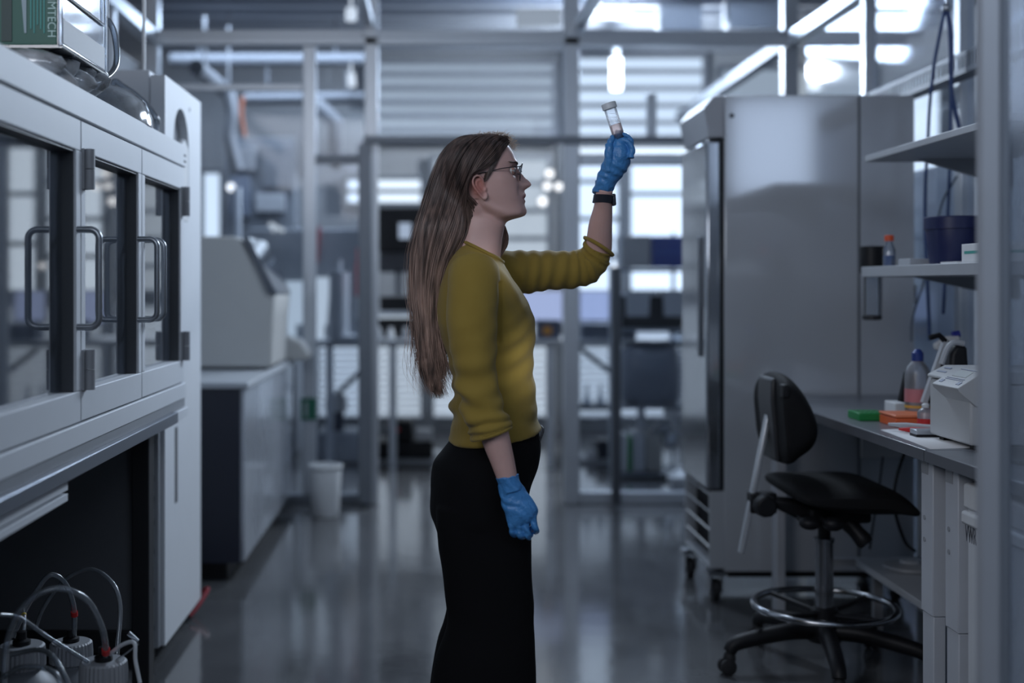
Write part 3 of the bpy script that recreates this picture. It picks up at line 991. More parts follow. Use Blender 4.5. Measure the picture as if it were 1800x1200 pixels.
build(MB().cyl(P(631, 520, 8.3), P(631, 463, 8.3), .026, 14).cyl(P(631, 463, 8.3), P(631, 436, 8.3), .018, 14), 'body', mat('pink_plastic', (.85, .30, .30), .4, emit=(.9, .3, .3), estr=.0), bp_)
build(MB().cyl(P(631, 521, 8.3), P(631, 560, 8.3), .026, 14), 'label', PAPER, bp_)
build(MB().cyl(P(631, 560, 8.3), (XX(631, 8.3), 8.3, ZZ(590, 8.3)), .03, 14), 'base', GREYL, bp_)
ys_ = 8.3
tag(build(MB().box(XX(600, ys_), XX(640, ys_), 8.2, 8.62, ZZ(604, ys_), ZZ(590, ys_)), 'bracket_shelf', GREYL), 'small grey bracket shelf under the pink and white bottle', 'shelf')
# vertical chrome posts and cylinders in the left bay
for px, y0_, y1_, d, lab in ((417, 330, 600, 8.3, 'shiny vertical pipe above the beige instrument'), (596, 478, 590, 8.4, 'grey gas cylinder standing on the hall bench left of the door'),
                             (380, 420, 600, 9.3, 'dull vertical pipe beside the bright narrow left window')):
    r = .03 if px != 596 else .07
    o = MB().cyl((XX(px, d), d, 0 if px != 596 else ZZ(597, d)), (XX(px, d), d, ZZ(y0_, d)), r, 14)
    if px == 596:
        o.cyl((XX(px, d), d, ZZ(y0_, d)), (XX(px, d), d, ZZ(y0_ - 22, d)), .02, 12)
    tag(build(o, 'pipe' if px != 596 else 'gas_cylinder', ALU if px != 596 else GREYL), lab, 'pipe' if px != 596 else 'cylinder')
# left bay: tall grey equipment and ducts
eq = thing('equipment_rack', 'tall cluttered grey equipment rack behind the left partition glass', 'rack', (-1.5, 9.4, 0))
build(box(XX(395, 9.3), XX(520, 9.3), 9.3, 9.8, 0, ZZ(240, 9.3)), 'cabinet', mat('rack_grey', (.20, .22, .25), .5), eq, bevel=.01)
for i, (a, b_, c, d_) in enumerate(((405, 450, 260, 300), (460, 512, 255, 330), (405, 440, 310, 380), (450, 500, 340, 372))):
    build(box(XX(a, 9.28), XX(b_, 9.28), 9.26, 9.30, ZZ(d_, 9.28), ZZ(c, 9.28)), 'module', [GREYP, ALU_D, mat('mod_blue', (.16, .19, .25), .4), GREYL][i], eq, bevel=.005)
tag(build(MB().tube(spline([P(402, 160, 9.0), P(408, 200, 9.0), P(404, 240, 9.0), P(418, 300, 9.0)], 20), .05, 12).cyl(P(402, 160, 9.0), P(402, 20, 9.0), .008, 8), 'flexible_duct', mat('duct_grey', (.2, .21, .23), .5)), 'pale flexible duct hanging above the equipment rack', 'duct')
tag(build(MB().tube([P(345, 118, 8.4), P(402, 165, 9.4)], .055, 14).cyl(P(360, 130, 8.66), P(360, 20, 8.66), .01, 8), 'ceiling_duct', mat('duct_grey', (.2, .21, .23), .5)), 'shiny slanting ceiling duct in the upper left hall', 'duct')
tag(build(MB().tube(spline([P(427, 170, 9.0), P(424, 200, 9.0), P(430, 240, 9.0)], 12), .016, 8), 'orange_hose', mat('rust_hose', (.40, .14, .08), .5)), 'thin rust orange hose beside the pale flexible duct', 'hose')
tag(build(MB().box(XX(560, 9.6), XX(640, 9.6), 9.6, 9.75, ZZ(272, 9.6), ZZ(195, 9.6)).box(XX(575, 9.6), XX(577, 9.6), 9.66, 9.67, ZZ(195, 9.6), 3.42).box(XX(622, 9.6), XX(624, 9.6), 9.66, 9.67, ZZ(195, 9.6), 3.42), 'air_handler', mat('handler_grey', (.22, .23, .24), .5), bevel=.02), 'dull grey air handling box high behind the left glass bay', 'air handler')
tag(build(MB().tube([P(556, 180, 9.2), P(590, 215, 9.2), P(590, 270, 9.3), P(592, 285, 9.58)], .06, 14), 'elbow_duct', mat('duct_grey', (.2, .21, .23), .5)), 'silver elbow duct beside the grey air handling box', 'duct')
tag(build(MB().tube([P(300, 105, 9.2), P(640, 105, 9.2)], .05, 12).cyl(P(350, 105, 9.2), P(350, 40, 9.2), .008, 8).cyl(P(590, 105, 9.2), P(590, 5, 9.2), .008, 8), 'cross_pipe', mat('pipe_grey', (.14, .15, .17), .6)), 'pale pipe running across high in the left hall', 'pipe')
tag(build(MB().tube([P(430, 174, 9.2), P(640, 172, 9.2)], .045, 12).cyl(P(470, 174, 9.2), P(470, 100, 9.2), .008, 8).cyl(P(610, 174, 9.2), P(610, 100, 9.2), .008, 8), 'cross_pipe', mat('pipe_grey', (.14, .15, .17), .6)), 'silver pipe crossing under the pale one in the left hall', 'pipe')
tag(build(MB().cyl(P(617, 130, 9.1), P(619, 152, 9.1), .03, 12).cyl(P(617, 130, 9.1), P(617, 103, 9.2), .008, 8), 'spot_lamp', emitter('spot_glow', (.85, .92, 1), .8)), 'small glowing lamp beside the left door post near the header', 'lamp')
tag(build(MB().cyl(P(617, 15, 8.0), P(617, 36, 8.0), .035, 12).cyl(P(617, 15, 8.0), P(617, -60, 8.0), .008, 8), 'spot_lamp', emitter('spot_glow', (.85, .92, 1), .8)), 'small glowing lamp above the header beam, left of the door', 'lamp')
for px, py, r, lab in ((954, 354, .035, 'round white indicator lamp glowing just before her chin'), (966, 305, .032, 'round white indicator lamp glowing before her glasses'),
                       (962, 327, .03, 'round white indicator lamp glowing before her nose'), (982, 328, .03, 'round white indicator lamp glowing beside the right door post'),
                       (1077, 467, .026, 'round white indicator lamp glowing under her raised elbow'), (406, 329, .03, 'round white indicator lamp above the beige instrument')):
    t = thing('indicator_lamp', lab, 'lamp', P(px, py, 9.2 if px == 406 else 10.1), 'round indicator lamps in the hall')
    di = 9.2 if px == 406 else 10.1
    build(MB().ball(P(px, py, di), r), 'bulb', emitter('bulb_glow', (.95, .97, 1.0), 1.7), t)
    build(MB().cyl(P(px, py, di) + Vector((0, r * .8, 0)), P(px, py, di) + Vector((0, .5 if di > 10 else .07, 0)), .012, 10), 'stem', ALU_D, t)
# ceiling bits seen over the header
tag(build(MB().tube([P(1030, 20, 8.2), P(1115, 18, 8.2)], .022, 10).cyl(P(1045, 20, 8.2), P(1045, -60, 8.2), .006, 8).cyl(P(1100, 20, 8.2), P(1100, -60, 8.2), .006, 8), 'strip_lamp', emitter('strip_glow', (.9, .95, 1), .9)), 'short glowing strip lamp above the header, right of the door post', 'lamp')
tag(build(MB().box(XX(908, 8.0), XX(988, 8.0), 8.0, 8.1, ZZ(44, 8.0), ZZ(14, 8.0)).cyl(P(925, 14, 8.05), P(925, -75, 8.05), .006, 8).cyl(P(970, 14, 8.05), P(970, -75, 8.05), .006, 8), 'diffuser_panel', emitter('diff_glow', (.68, .76, .86), .42)), 'pale glowing diffuser panel above the header, left of the right door post', 'lamp')
tag(build(box(XX(1160, 8.6), XX(1235, 8.6), 8.6, 8.8, ZZ(54, 8.6), ZZ(8, 8.6)), 'duct_box', GREYL, bevel=.01), 'pale grey duct box above the header on the right', 'duct')
tag(build(box(XX(1280, 8.6), XX(1378, 8.6), 8.6, 8.8, ZZ(50, 8.6), ZZ(-6, 8.6)), 'duct_box', GREYL, bevel=.01), 'pale grey duct box above the header at the right corner post', 'duct')

# storage rack right of the door post
yr = 8.15
rk = thing('wire_rack', 'tall grey storage rack of tubs and boxes beyond the right partition pane', 'rack', (XX(1150, yr), yr + .2, 0))
for px in (1089, 1205):
    for dy in (0, .42):
        build(MB().cyl((XX(px, yr), yr + dy, 0), (XX(px, yr), yr + dy, ZZ(405, yr)), .013, 10), 'post', ALU, rk)
for py in (472, 577, 713, 832, 866):
    build(box(XX(1087, yr), XX(1207, yr), yr - .01, yr + .43, ZZ(py, yr) - .02, ZZ(py, yr)), 'shelf', ALU_D, rk)


def tub(name, px0, px1, py0, py1, m, label, cat, d=yr + .06, dep=.3, taper=.9):
    x0, x1, z0, z1 = XX(px0, d), XX(px1, d), ZZ(py1, d), ZZ(py0, d)
    xm, hx = (x0 + x1) / 2, (x1 - x0) / 2
    t = thing(name, label, cat, (xm, d + dep / 2, z0))
    mb = MB()
    def ring(f, z, g=0):
        return [(xm - hx * f + g, d + g, z), (xm + hx * f - g, d + g, z), (xm + hx * f - g, d + dep - g, z), (xm - hx * f + g, d + dep - g, z)]
    h = z1 - z0
    mb.rings([ring(taper, z0), ring(.97, z1 - h * .12), ring(1.0, z1 - h * .12), ring(1.0, z1), ring(1.0, z1, .012), ring(taper, z0 + .02, .012)])
    build(mb, 'body', m, t, bevel=.004, smooth=30)
    return t


tub('storage_tub', 1092, 1144, 414, 470, mat('warm_grey_tub', (.36, .36, .36), .5), 'warm grey tub left of the blue crate on the rack', 'tub')
blue_crate = tub('storage_crate', 1146, 1208, 415, 470, BLUE, 'bright blue crate on the top shelf of the rack', 'crate', taper=.95)
build(box(XX(1150, yr + .05), XX(1206, yr + .05), yr + .052, yr + .06, ZZ(446, yr), ZZ(440, yr)), 'rib', mat('blue_light', (.03, .075, .30), .4), blue_crate)
btray = tub('deep_tray', 1088, 1208, 520, 575, BLACK, 'wide black tray holding grey tubs on the rack', 'tray', taper=.97)
tub('small_tub', 1101, 1143, 512, 556, GREYL, 'left grey tub standing in the black tray', 'tub', d=yr + .02, dep=.03 + .2)
tub('small_tub', 1166, 1207, 510, 556, GREYL, 'right grey tub standing in the black tray', 'tub', d=yr + .02, dep=.03 + .2)
bag = MB()
rg = []
for z, sx, sy, ox in ((ZZ(710.5, yr), .18, .14, 0), (ZZ(700, yr), .198, .16, 0), (ZZ(650, yr), .203, .165, 0.0), (ZZ(622, yr), .195, .16, 0.0), (ZZ(612, yr), .17, .13, .02), (ZZ(604, yr), .07, .06, .04)):
    xm = XX(1150, yr) + ox
    rg.append([(xm + sx * abs(math.cos(a)) ** .6 * (1 if math.cos(a) > 0 else -1), yr + .2 + sy * abs(math.sin(a)) ** .6 * (1 if math.sin(a) > 0 else -1), z + .012 * math.sin(a * 5)) for a in [2 * PI * i / 28 for i in range(28)]])
bag.rings(rg)
tag(build(bag, 'wrapped_tub', mat('bag_grey', (.15, .17, .21), .35, bump=(9, .6))), 'large dark grey plastic-wrapped tub on the middle rack shelf', 'bag')
tag(build(MB().tube([P(1176, 596, yr + .2), P(1205, 592, yr + .2)], .055, 14), 'wrapped_roll', CLEAR), 'clear wrapped roll above the grey plastic-wrapped tub', 'roll')
for i, (a, b_, c, d_, m_, lab) in enumerate(((1088, 1104, 764, 830, WHITE, 'white carton at the left end of the lower rack shelf'), (1106, 1112, 770, 830, GREENP, 'thin green carton between white ones on the lower rack shelf'),
                                            (1114, 1136, 762, 830, GREYL, 'pale grey carton right of the thin green one on the rack'), (1138, 1166, 766, 830, mat('tan_card', (.33, .33, .31), .7), 'dull tan carton in the middle of the lower rack shelf'))):
    tag(build(box(XX(a, yr), XX(b_, yr), yr + .04, yr + .3, ZZ(d_, yr) + .0005, ZZ(c, yr)), 'carton', m_, bevel=.003), lab, 'box', 'cartons on the lower rack shelf')
for i, (px, r, h, lab) in enumerate(((1092, .028, .07, 'small white bottle at the left end of the bottom rack shelf'), (1130, .045, .085, 'wide white jar on the bottom rack shelf'), (1165, .04, .10, 'white bottle right of the wide jar on the bottom rack shelf'))):
    jar(XX(px, yr), yr + .1, ZZ(866, yr), r, h, 'plastic_bottle', WHITE, WHITE, lab, 'bottle', 'white bottles on the bottom rack shelf')
tag(build(MB().ball(P(1168, 752, yr + .1), .055, .05, .05).ball(P(1158, 760, yr + .12), .05).ball(P(1178, 768, yr + .12), .06, .05, .08), 'plastic_bag', CLEAR), 'crumpled clear bag lying over the cartons on the rack', 'bag')
tag(build(MB().tube([P(1168, 722, yr + .1), P(1206, 729, yr + .1)], .03, 14), 'paper_roll', PAPER), 'white paper roll under the middle rack shelf', 'roll')
tag(build(MB().lathe([(.06, 0), (.08, .02), (.09, .08), (.02, .13), (.015, .15)], (XX(1197, 7.8), 7.8, .0)), 'funnel', WHITE), 'white funnel standing low at the right end of the rack', 'funnel')
# pane side small bench, dark case and lamp
ym = 8.9
tag(build(box(XX(1018, ym), XX(1082, ym), ym, ym + .3, ZZ(722, ym), ZZ(714, ym)), 'wall_shelf', ALU_D), 'thin grey shelf left of the storage rack below the bench', 'shelf')
fl2 = thing('flask', 'pair of small flasks joined on the thin grey shelf', 'flask', P(1045, 713, ym))
build(MB().lathe([(.03, 0), (.035, .02), (.012, .08), (.01, .15)], P(1034, 713, ym) + Vector((0, .08, 0)), n=14).lathe([(.03, 0), (.035, .02), (.012, .08), (.01, .15)], P(1058, 713, ym) + Vector((0, .08, 0)), n=14), 'body', FROST, fl2)
tag(build(box(XX(1050, ym), XX(1078, ym), ym, ym + .2, ZZ(806, ym), ZZ(774, ym)), 'dark_case', mat('slate_dark', (.03, .035, .05), .5), bevel=.008), 'small dark case on the low step left of the rack', 'case')
tag(build(MB().ball(P(1040, 797, ym), .045, .04, .04), 'white_bundle', PAPER), 'small white bundle beside the dark case on the low step', 'bundle')
tag(build(box(XX(1016, ym), XX(1084, ym), ym - .05, ym + .35, 0.0, ZZ(806, ym)), 'low_step', GREYL, bevel=.004), 'low pale step on the floor behind the right partition pane', 'step')
# dark toolbox and neighbours, left of the person
yt = 9.0
tb = thing('toolbox', 'black tool case with red clip on the hall floor behind her back', 'toolbox', (XX(712, yt), yt, 0))
ztb = ZZ(806, yt)
plat = tag(build(box(XX(655, yt), XX(775, yt), yt - .1, yt + .5, 0, ztb), 'low_platform', GREYL, bevel=.004), 'low pale platform carrying the black tool case', 'platform')
build(box(XX(662, yt), XX(762, yt), yt - .02, yt + .3, ztb, ZZ(776, yt)), 'base', BLACK, tb, bevel=.02)
build(MB().prism([(XX(680, yt), ZZ(776, yt)), (XX(726, yt), ZZ(776, yt)), (XX(724, yt), ZZ(740, yt)), (XX(684, yt), ZZ(738, yt))], 'XZ', yt, yt + .28), 'upper_case', BLACK, tb, bevel=.015)
build(MB().prism([(XX(682, yt), ZZ(745, yt)), (XX(686, yt), ZZ(741, yt)), (XX(703, yt), ZZ(755, yt)), (XX(698, yt), ZZ(759, yt))], 'XZ', yt - .015, yt + .01), 'clip', mat('bright_red', (.75, .02, .03), .4, emit=(.8, .02, .03), estr=0), tb)
tag(build(box(XX(730, yt), XX(760, yt), yt + .03, yt + .25, ZZ(776, yt), ZZ(758, yt)), 'white_tray', WHITE, bevel=.01), 'white tray resting on the right end of the black tool case', 'tray')
# white carton stack by the stile
yw = 8.9
tag(build(box(XX(553, yw), XX(640, yw), yw, yw + .4, 0, ZZ(760, yw)), 'white_chest', mat('pale_chest', (.45, .48, .53), .45), bevel=.02), 'broad pale chest behind the left bay glass near the door stile', 'chest')
hnd = thing('dark_canister', 'dark canister with pale lid standing on the broad pale chest', 'canister', (XX(588, yw), yw + .15, ZZ(760, yw)))
build(MB().lathe([(.055, 0), (.06, .02), (.06, .14)], (XX(588, yw), yw + .15, ZZ(760, yw))), 'body', mat('slate_can', (.07, .08, .11), .5), hnd)
build(MB().lathe([(.075, .14), (.085, .16), (.08, .24), (.045, .28)], (XX(588, yw), yw + .15, ZZ(760, yw))), 'lid', WHITE, hnd)
gsign = thing('green_notice', 'small dark green notice hanging at the far end of the left bench', 'sign', P(538, 738, 7.19))
build(box(XX(528, 7.20), XX(556, 7.20), 7.205, 7.215, ZZ(738, 7.2), ZZ(700, 7.2)), 'board', mat('notice_green', (.01, .12, .07), .5), gsign)
build(box(XX(536, 7.20), XX(540, 7.20), 7.200, 7.205, ZZ(732, 7.2), ZZ(706, 7.2)), 'stripe', GREYL, gsign)
for i, (px, py0, py1, m_) in enumerate(((725, 300, 336, 0), )):
    pass

# ------------------------------------------------------------------ tall steel refrigerator on the right
rf = thing('laboratory_refrigerator', 'tall steel laboratory refrigerator on castors at the right, side panel facing us', 'refrigerator', (1.55, 5.25, 0))
FS = bpy.data.materials.new('satin_side_panel')
FS.use_nodes = True
b = FS.node_tree.nodes['Principled BSDF']
b.inputs['Base Color'].default_value = (0.56, 0.585, 0.62, 1)
b.inputs['Metallic'].default_value = 0.12
b.inputs['Roughness'].default_value = 0.09
tcn = FS.node_tree.nodes.new('ShaderNodeTexCoord')
nn = FS.node_tree.nodes.new('ShaderNodeTexNoise')
nn.inputs['Scale'].default_value = 2.2
FS.node_tree.links.new(tcn.outputs['Object'], nn.inputs['Vector'])
bpn = FS.node_tree.nodes.new('ShaderNodeBump')
bpn.inputs['Strength'].default_value = 0.02
bpn.inputs['Distance'].default_value = 0.02
FS.node_tree.links.new(nn.outputs['Fac'], bpn.inputs['Height'])
FS.node_tree.links.new(bpn.outputs[0], b.inputs['Normal'])
yf = 5.0
build(box(1.18, 1.955, yf, 5.50, .125, 2.075), 'body', FS, rf, bevel=.006)
build(box(1.165, 1.18, yf + .01, 5.49, ZZ(862, yf), ZZ(245, yf)), 'gasket', BLACK, rf)
door = build(box(1.105, 1.165, yf, 5.50, ZZ(860, yf), ZZ(247, yf)), 'door', mat('polished_door', (.45, .48, .52), .12, .85), rf, bevel=.010)
build(box(1.095, 1.105, yf + .08, yf + .12, 1.0, 1.5), 'handle', ALU_D, door, bevel=.003)
build(MB().prism([(1.18, 2.075), (1.135, 2.075), (1.095, 2.02), (1.12, ZZ(245, yf) + .008), (1.18, ZZ(245, yf) + .008)], 'XZ', yf, 5.50), 'top_cap', mat('cap_satin', (.46, .48, .52), .55), rf, bevel=.006)
build(MB().cyl((1.21, yf - .002, 1.99), (1.21, yf, 1.99), .010, 12), 'screw', BLACK, rf)
build(box(1.725, 1.735, yf - .003, yf, .14, 2.07), 'panel_seam', mat('seam_grey', (.10, .11, .125), .4), rf)
build(box(1.735, 1.955, yf - .004, yf, .14, 2.07), 'rear_panel', mat('rear_satin', (.52, .55, .59), .3, .1), rf, bevel=.002)
gr = MB()
for i in range(4):
    z = .17 + i * .072
    gr.prism([(1.122, z + .05), (1.126, z + .056), (1.172, z + .022), (1.170, z + .010)], 'XZ', yf + .012, 5.485)
gr.box(1.12, 1.18, yf + .002, yf + .012, .14, .455).box(1.12, 1.18, 5.485, 5.495, .14, .455).box(1.12, 1.18, yf + .012, 5.485, .14, .155)
build(gr, 'louvre_grille', FS, rf)
build(box(1.17, 1.18, yf + .01, 5.49, .13, .455), 'grille_back', BLACK, rf)
build(box(1.2, 1.95, yf + .02, 5.48, .10, .126), 'chassis', BLACK, rf)


def castor(mb_parent, x, y, r=.045, ztop=.125, name='castor', ang=0.0):
    fk = MB()
    fk.box(x - .026, x - .020, y - .03, y + .03, r * .9, ztop - .015).box(x + .020, x + .026, y - .03, y + .03, r * .9, ztop - .015)
    fk.box(x - .035, x + .035, y - .035, y + .035, ztop - .018, ztop)
    o = build(fk, name, STEEL, mb_parent)
    build(MB().lathe([(r * .7, -.018), (r, -.013), (r, .013), (r * .7, .018)], (x, y, r), (1, 0, 0), 22), 'wheel', RUBBER, o)


for x, y in ((1.15, 5.04), (1.13, 5.44), (1.9, 5.06), (1.9, 5.44)):
    castor(rf, x, y)

# ------------------------------------------------------------------ bench on the right
XBF = 1.31
ZB = .856
BT = mat('grey_worktop', (.17, .18, .20), .30, rvar=.06)
EDGE = mat('worktop_edge', (.10, .105, .12), .4)


def lab_table(y0, y1, label, far):
    t = thing('lab_table', label, 'table', (1.65, (y0 + y1) / 2, 0), 'height-adjustable tables along the right wall')
    build(box(XBF + .004, 2.02, y0, y1, ZB - .03, ZB), 'top', BT, t, bevel=.003)
    build(box(XBF, XBF + .004, y0, y1, ZB - .03, ZB - .001), 'edge_strip', EDGE, t)
    for y in ((y1 - .10, y0 + .025) if far else (y1 - .13, y0 + .02)):
        lg = build(MB().box(XBF + .035, XBF + .075, y, y + .08, .40, ZB - .032).box(XBF + .038, XBF + .072, y + .003, y + .077, 0.0, .40), 'leg', mat('table_leg_paint', (.50, .52, .56), .5), t, bevel=.003)
        for z in (.66, .60):
            build(MB().cyl((XBF + .033, y + .055, z), (XBF + .0352, y + .055, z), .007, 12), 'screw', GREYP, lg)
        build(box(XBF + .0335, XBF + .0352, y + .03, y + .075, ZB - .075, ZB - .042), 'end_plate', GREYP, lg)
        build(box(XBF + .075, 1.98, y + .02, y + .06, ZB - .065, ZB - .032), 'rail', POWDER, t)
        build(box(1.93, 1.98, y, y + .08, 0, ZB - .065), 'leg', POWDER, t, bevel=.003)
    return t


lab_table(3.285, 4.93, 'grey-topped white-legged table standing between the stool and the wall', True)
lab_table(2.42, 3.28, 'nearer grey-topped table holding the white analyser, white bin beneath', False)
ls = thing('low_shelf', 'pale low shelf under the table behind the drafting stool', 'shelf', (1.75, 3.95, .27))
build(box(1.53, 1.96, 3.52, 4.50, .275, .30), 'board', GREYL, ls, bevel=.003)
build(box(1.40, 1.53, 4.46, 4.50, .275, .30), 'crossbar', GREYL, ls)
for y in (3.54, 4.46):
    build(box(1.90, 1.94, y, y + .03, 0, .275), 'leg', GREYP, ls)
    build(box(1.60, 1.63, y, y + .03, 0, .275), 'leg', GREYP, ls)
sd = thing('stirrer_plate', 'flat round device lying on the low shelf under the table', 'device', (1.66, 4.28, .30))
build(MB().lathe([(.085, 0), (.09, .006), (.088, .015), (.06, .022), (.001, .024)], (1.665, 4.30, .3005)), 'body', GREYP, sd)
build(MB().lathe([(.035, .022), (.03, .032), (.001, .033)], (1.665, 4.30, .3005)), 'hub', GREYL, sd)
tag(build(box(1.66, 1.86, 3.62, 3.86, .3005, .50), 'clear_sack', FROST, bevel=.03), 'pale translucent sack on the low shelf behind the table leg', 'sack')
pcx = thing('computer_tower', 'black computer tower standing on the low shelf beneath the table', 'computer', (1.75, 4.05, .30))
build(box(1.68, 1.86, 3.92, 4.18, .3005, .74), 'case', BLACK, pcx, bevel=.006)
for i, (pts, lab) in enumerate((([P(1552, 802, 4.6), P(1545, 860, 4.6), P(1535, 920, 4.6), P(1529, 965, 4.6)], 'thin dark cable hanging straight under the table'),
                                ([P(1590, 795, 4.35), P(1576, 840, 4.35), P(1572, 890, 4.35), P(1590, 950, 4.35), P(1608, 968, 4.3)], 'thicker black cable curving down beside the computer tower'))):
    tag(build(MB().tube(spline(pts, 24), .006 if i else .004, 8), 'cable', BLACK), lab, 'cable')
# pale back panels under the table
tag(build(box(1.72, 2.0, 4.94, 4.96, .60, .80), 'hung_board', WHITE, bevel=.004), 'pale panel hung beneath the far end of the table', 'panel')

# white bin with lid and lettering under the nearer table
vb = thing('lidded_bin', 'tall white lidded bin with dark lettering under the nearer table', 'bin', (1.62, 2.83, 0))
xb0 = 1.333
build(box(xb0 + .006, 1.85, 2.56, 3.095, .0, .77), 'body', mat('bin_white', (.62, .64, .67), .35, coat=.2), vb, bevel=.02)
build(MB().box(xb0 - .004, 1.86, 2.55, 3.10, .695, .73).box(xb0, 1.855, 2.555, 3.095, .735, .80), 'lid', WHITE, vb, bevel=.008)
TXT = mat('dark_print', (.03, .035, .05), .5)
rtx = R3('Z', -90) @ R3('X', 90)
writing('lettering', 'VWR', .060, TXT, (xb0 + .0052, 3.060, .672), rtx, vb, squash=.46)
writing('lettering', 'F', .045, TXT, (xb0 + .0052, 2.992, .605), rtx, vb)

# ------------------------------------------------------------------ drafting stool
cx_, cy_ = 1.312, 4.13
ch = thing('drafting_stool', 'black drafting stool with foot ring and upright backrest at the right table', 'chair', (cx_, cy_, 0))
for a in (188, 260, 332, 44, 116):
    a = math.radians(a)
    u = Vector((math.cos(a), math.sin(a), 0))
    c0 = Vector((cx_, cy_, 0))
    lg = MB()
    pts = [c0 + u * .03 + Vector((0, 0, .135)), c0 + u * .12 + Vector((0, 0, .135)), c0 + u * .24 + Vector((0, 0, .118)), c0 + u * .315 + Vector((0, 0, .10)), c0 + u * .335 + Vector((0, 0, .075))]
    lg.tube(spline(pts, 14), [.032 - .010 * i / 13 for i in range(14)], 12)
    o = build(lg, 'base_leg', BLACK, ch)
    wl = MB()
    cc = c0 + u * .335 + Vector((0, 0, .028))
    tang = Vector((-u.y, u.x, 0))
    for sgn in (-1, 1):
        wl.lathe([(.020, -.009), (.027, -.006), (.028, 0), (.027, .006), (.020, .009)], cc + tang * (.014 * sgn) + u * .008, tang, 18)
    wl.ball(cc + Vector((0, 0, .026)), .022, .022, .026, 12)
    build(wl, 'castor', RUBBER, o)
build(MB().lathe([(.055, .10), (.058, .12), (.050, .165), (.036, .175)], (cx_, cy_, 0)), 'hub', BLACK, ch)
build(MB().lathe([(.030, .17), (.030, .43), (.034, .432), (.034, .445), (.028, .446)], (cx_, cy_, 0)), 'column', mat('column_steel', (.30, .31, .33), .2, .9), ch)
build(MB().lathe([(.021, .44), (.021, .60)], (cx_, cy_, 0)), 'gas_lift', BLACK, ch)
rg_ = MB()
n = 64
rg_.tube([(cx_ + .232 * math.cos(2 * PI * i / n), cy_ + .232 * math.sin(2 * PI * i / n), .215) for i in range(n)], .0115, 12, closed=True)
ringo = build(rg_, 'foot_ring', mat('ring_chrome', (.38, .39, .41), .18, 1.0), ch)
spk = MB()
for a in (35, 125, 215, 305):
    a = math.radians(a)
    spk.tube([(cx_ + .03 * math.cos(a), cy_ + .03 * math.sin(a), .19), (cx_ + .23 * math.cos(a), cy_ + .23 * math.sin(a), .213)], .009, 8)
spk.lathe([(.045, .175), (.045, .205), (.034, .215)], (cx_, cy_, 0))
build(spk, 'ring_spokes', BLACK, ringo)


def cp(px, py):
    q = P(px, py, cy_)
    return (q.x, q.z)


# seat: rows across the width, each a scaled side profile
top = [(1356, 846), (1372, 838), (1420, 841), (1480, 838), (1528, 840), (1560, 853), (1580, 872), (1592, 888)]
bot = [(1358, 858), (1380, 872), (1420, 885), (1480, 892), (1530, 893), (1562, 892), (1580, 894), (1591, 893)]
rings_ = []
W_ = .235
seat = MB()
for j in range(17):
    v = -1 + 2 * j / 16
    v = math.sin(v * PI / 2 * .999)
    s = max(1e-3, (1 - abs(v) ** 4.0)) ** .28
    th = max(.05, (1 - abs(v) ** 3.2)) ** .5
    ring = []
    for (px, py), q in [(a, 1) for a in top] + [(a, 0) for a in reversed(bot)]:
        x, z = cp(px, py)
        xm = cp(1475, 0)[0]
        zm = cp(0, 868)[1] + (-.02 if px > 1570 else 0)
        xx = xm + (x - xm) * (.70 + .30 * s) * .93
        zz = zm + (z - zm) * th
        if q:
            zz += .012 * v * v
        ring.append((xx, cy_ + v * W_, zz))
    rings_.append(ring)
seat.rings(rings_)
SEATM = mat('black_upholstery', (.007, .007, .008), .75, spec=.25, bump=(300, .15))
so_ = build(seat, 'seat', SEATM, ch, smooth=60)
sb = so_.modifiers.new('sub', 'SUBSURF')
sb.levels = sb.render_levels = 2
# mechanism and levers
mech = MB()
mech.box(cp(1410, 0)[0], cp(1518, 0)[0], cy_ - .085, cy_ + .085, cp(0, 912)[1], cp(0, 884)[1])
mech.prism([cp(1350, 872), cp(1420, 880), cp(1420, 905), cp(1395, 908), cp(1350, 886)], 'XZ', cy_ - .04, cy_ + .04)
mo = build(mech, 'mechanism', BLACK, ch, bevel=.012)
for (px, py, yy, rx, rz) in ((1398, 903, -.16, .045, .022), (1436, 903, -.17, .045, .024)):
    q = P(px, py, cy_)
    build(MB().ball((q.x, cy_ + yy, q.z), rx * .8, .03, rz, 14).box(q.x - .02, q.x + .02, cy_ + yy, cy_ - .08, q.z - .004, q.z + .012), 'lever', BLACK, ch)
q = P(1507, 935, cy_)
build(MB().tube(spline([(cp(1480, 0)[0], cy_ - .05, cp(0, 910)[1]), (cp(1490, 0)[0], cy_ - .08, cp(0, 925)[1]), (cp(1506, 0)[0], cy_ - .10, cp(0, 945)[1])], 8), [.032, .03, .028, .026, .026, .028, .030, .024], 12), 'lever', BLACK, ch)
# back carrier: clamp, flat bar
cl_ = MB()
cl_.box(cp(1316, 0)[0], cp(1362, 0)[0], cy_ - .03, cy_ + .03, cp(0, 900)[1], cp(0, 864)[1])
cl_.lathe([(.038, -.03), (.040, 0), (.034, .035)], (cp(1338, 0)[0], cy_ - .045, cp(0, 884)[1]), (0, -1, 0), 10)
build(cl_, 'back_clamp', BLACK, ch, bevel=.006)
b0, b1 = P(1302, 972, cy_), P(1350, 728, cy_)
bar = MB()
axis = (b1 - b0).normalized()
perp = Vector((axis.z, 0, -axis.x))
for yy in (0,):
    r = []
    for pnt in (b0, b1):
        r.append([pnt + perp * .008 + Vector((0, .018, 0)), pnt - perp * .008 + Vector((0, .018, 0)), pnt - perp * .008 - Vector((0, .018, 0)), pnt + perp * .008 - Vector((0, .018, 0))])
    bar.rings(r)
build(bar, 'back_bar', mat('bar_steel', (.55, .57, .60), .35, .6), ch, bevel=.004)
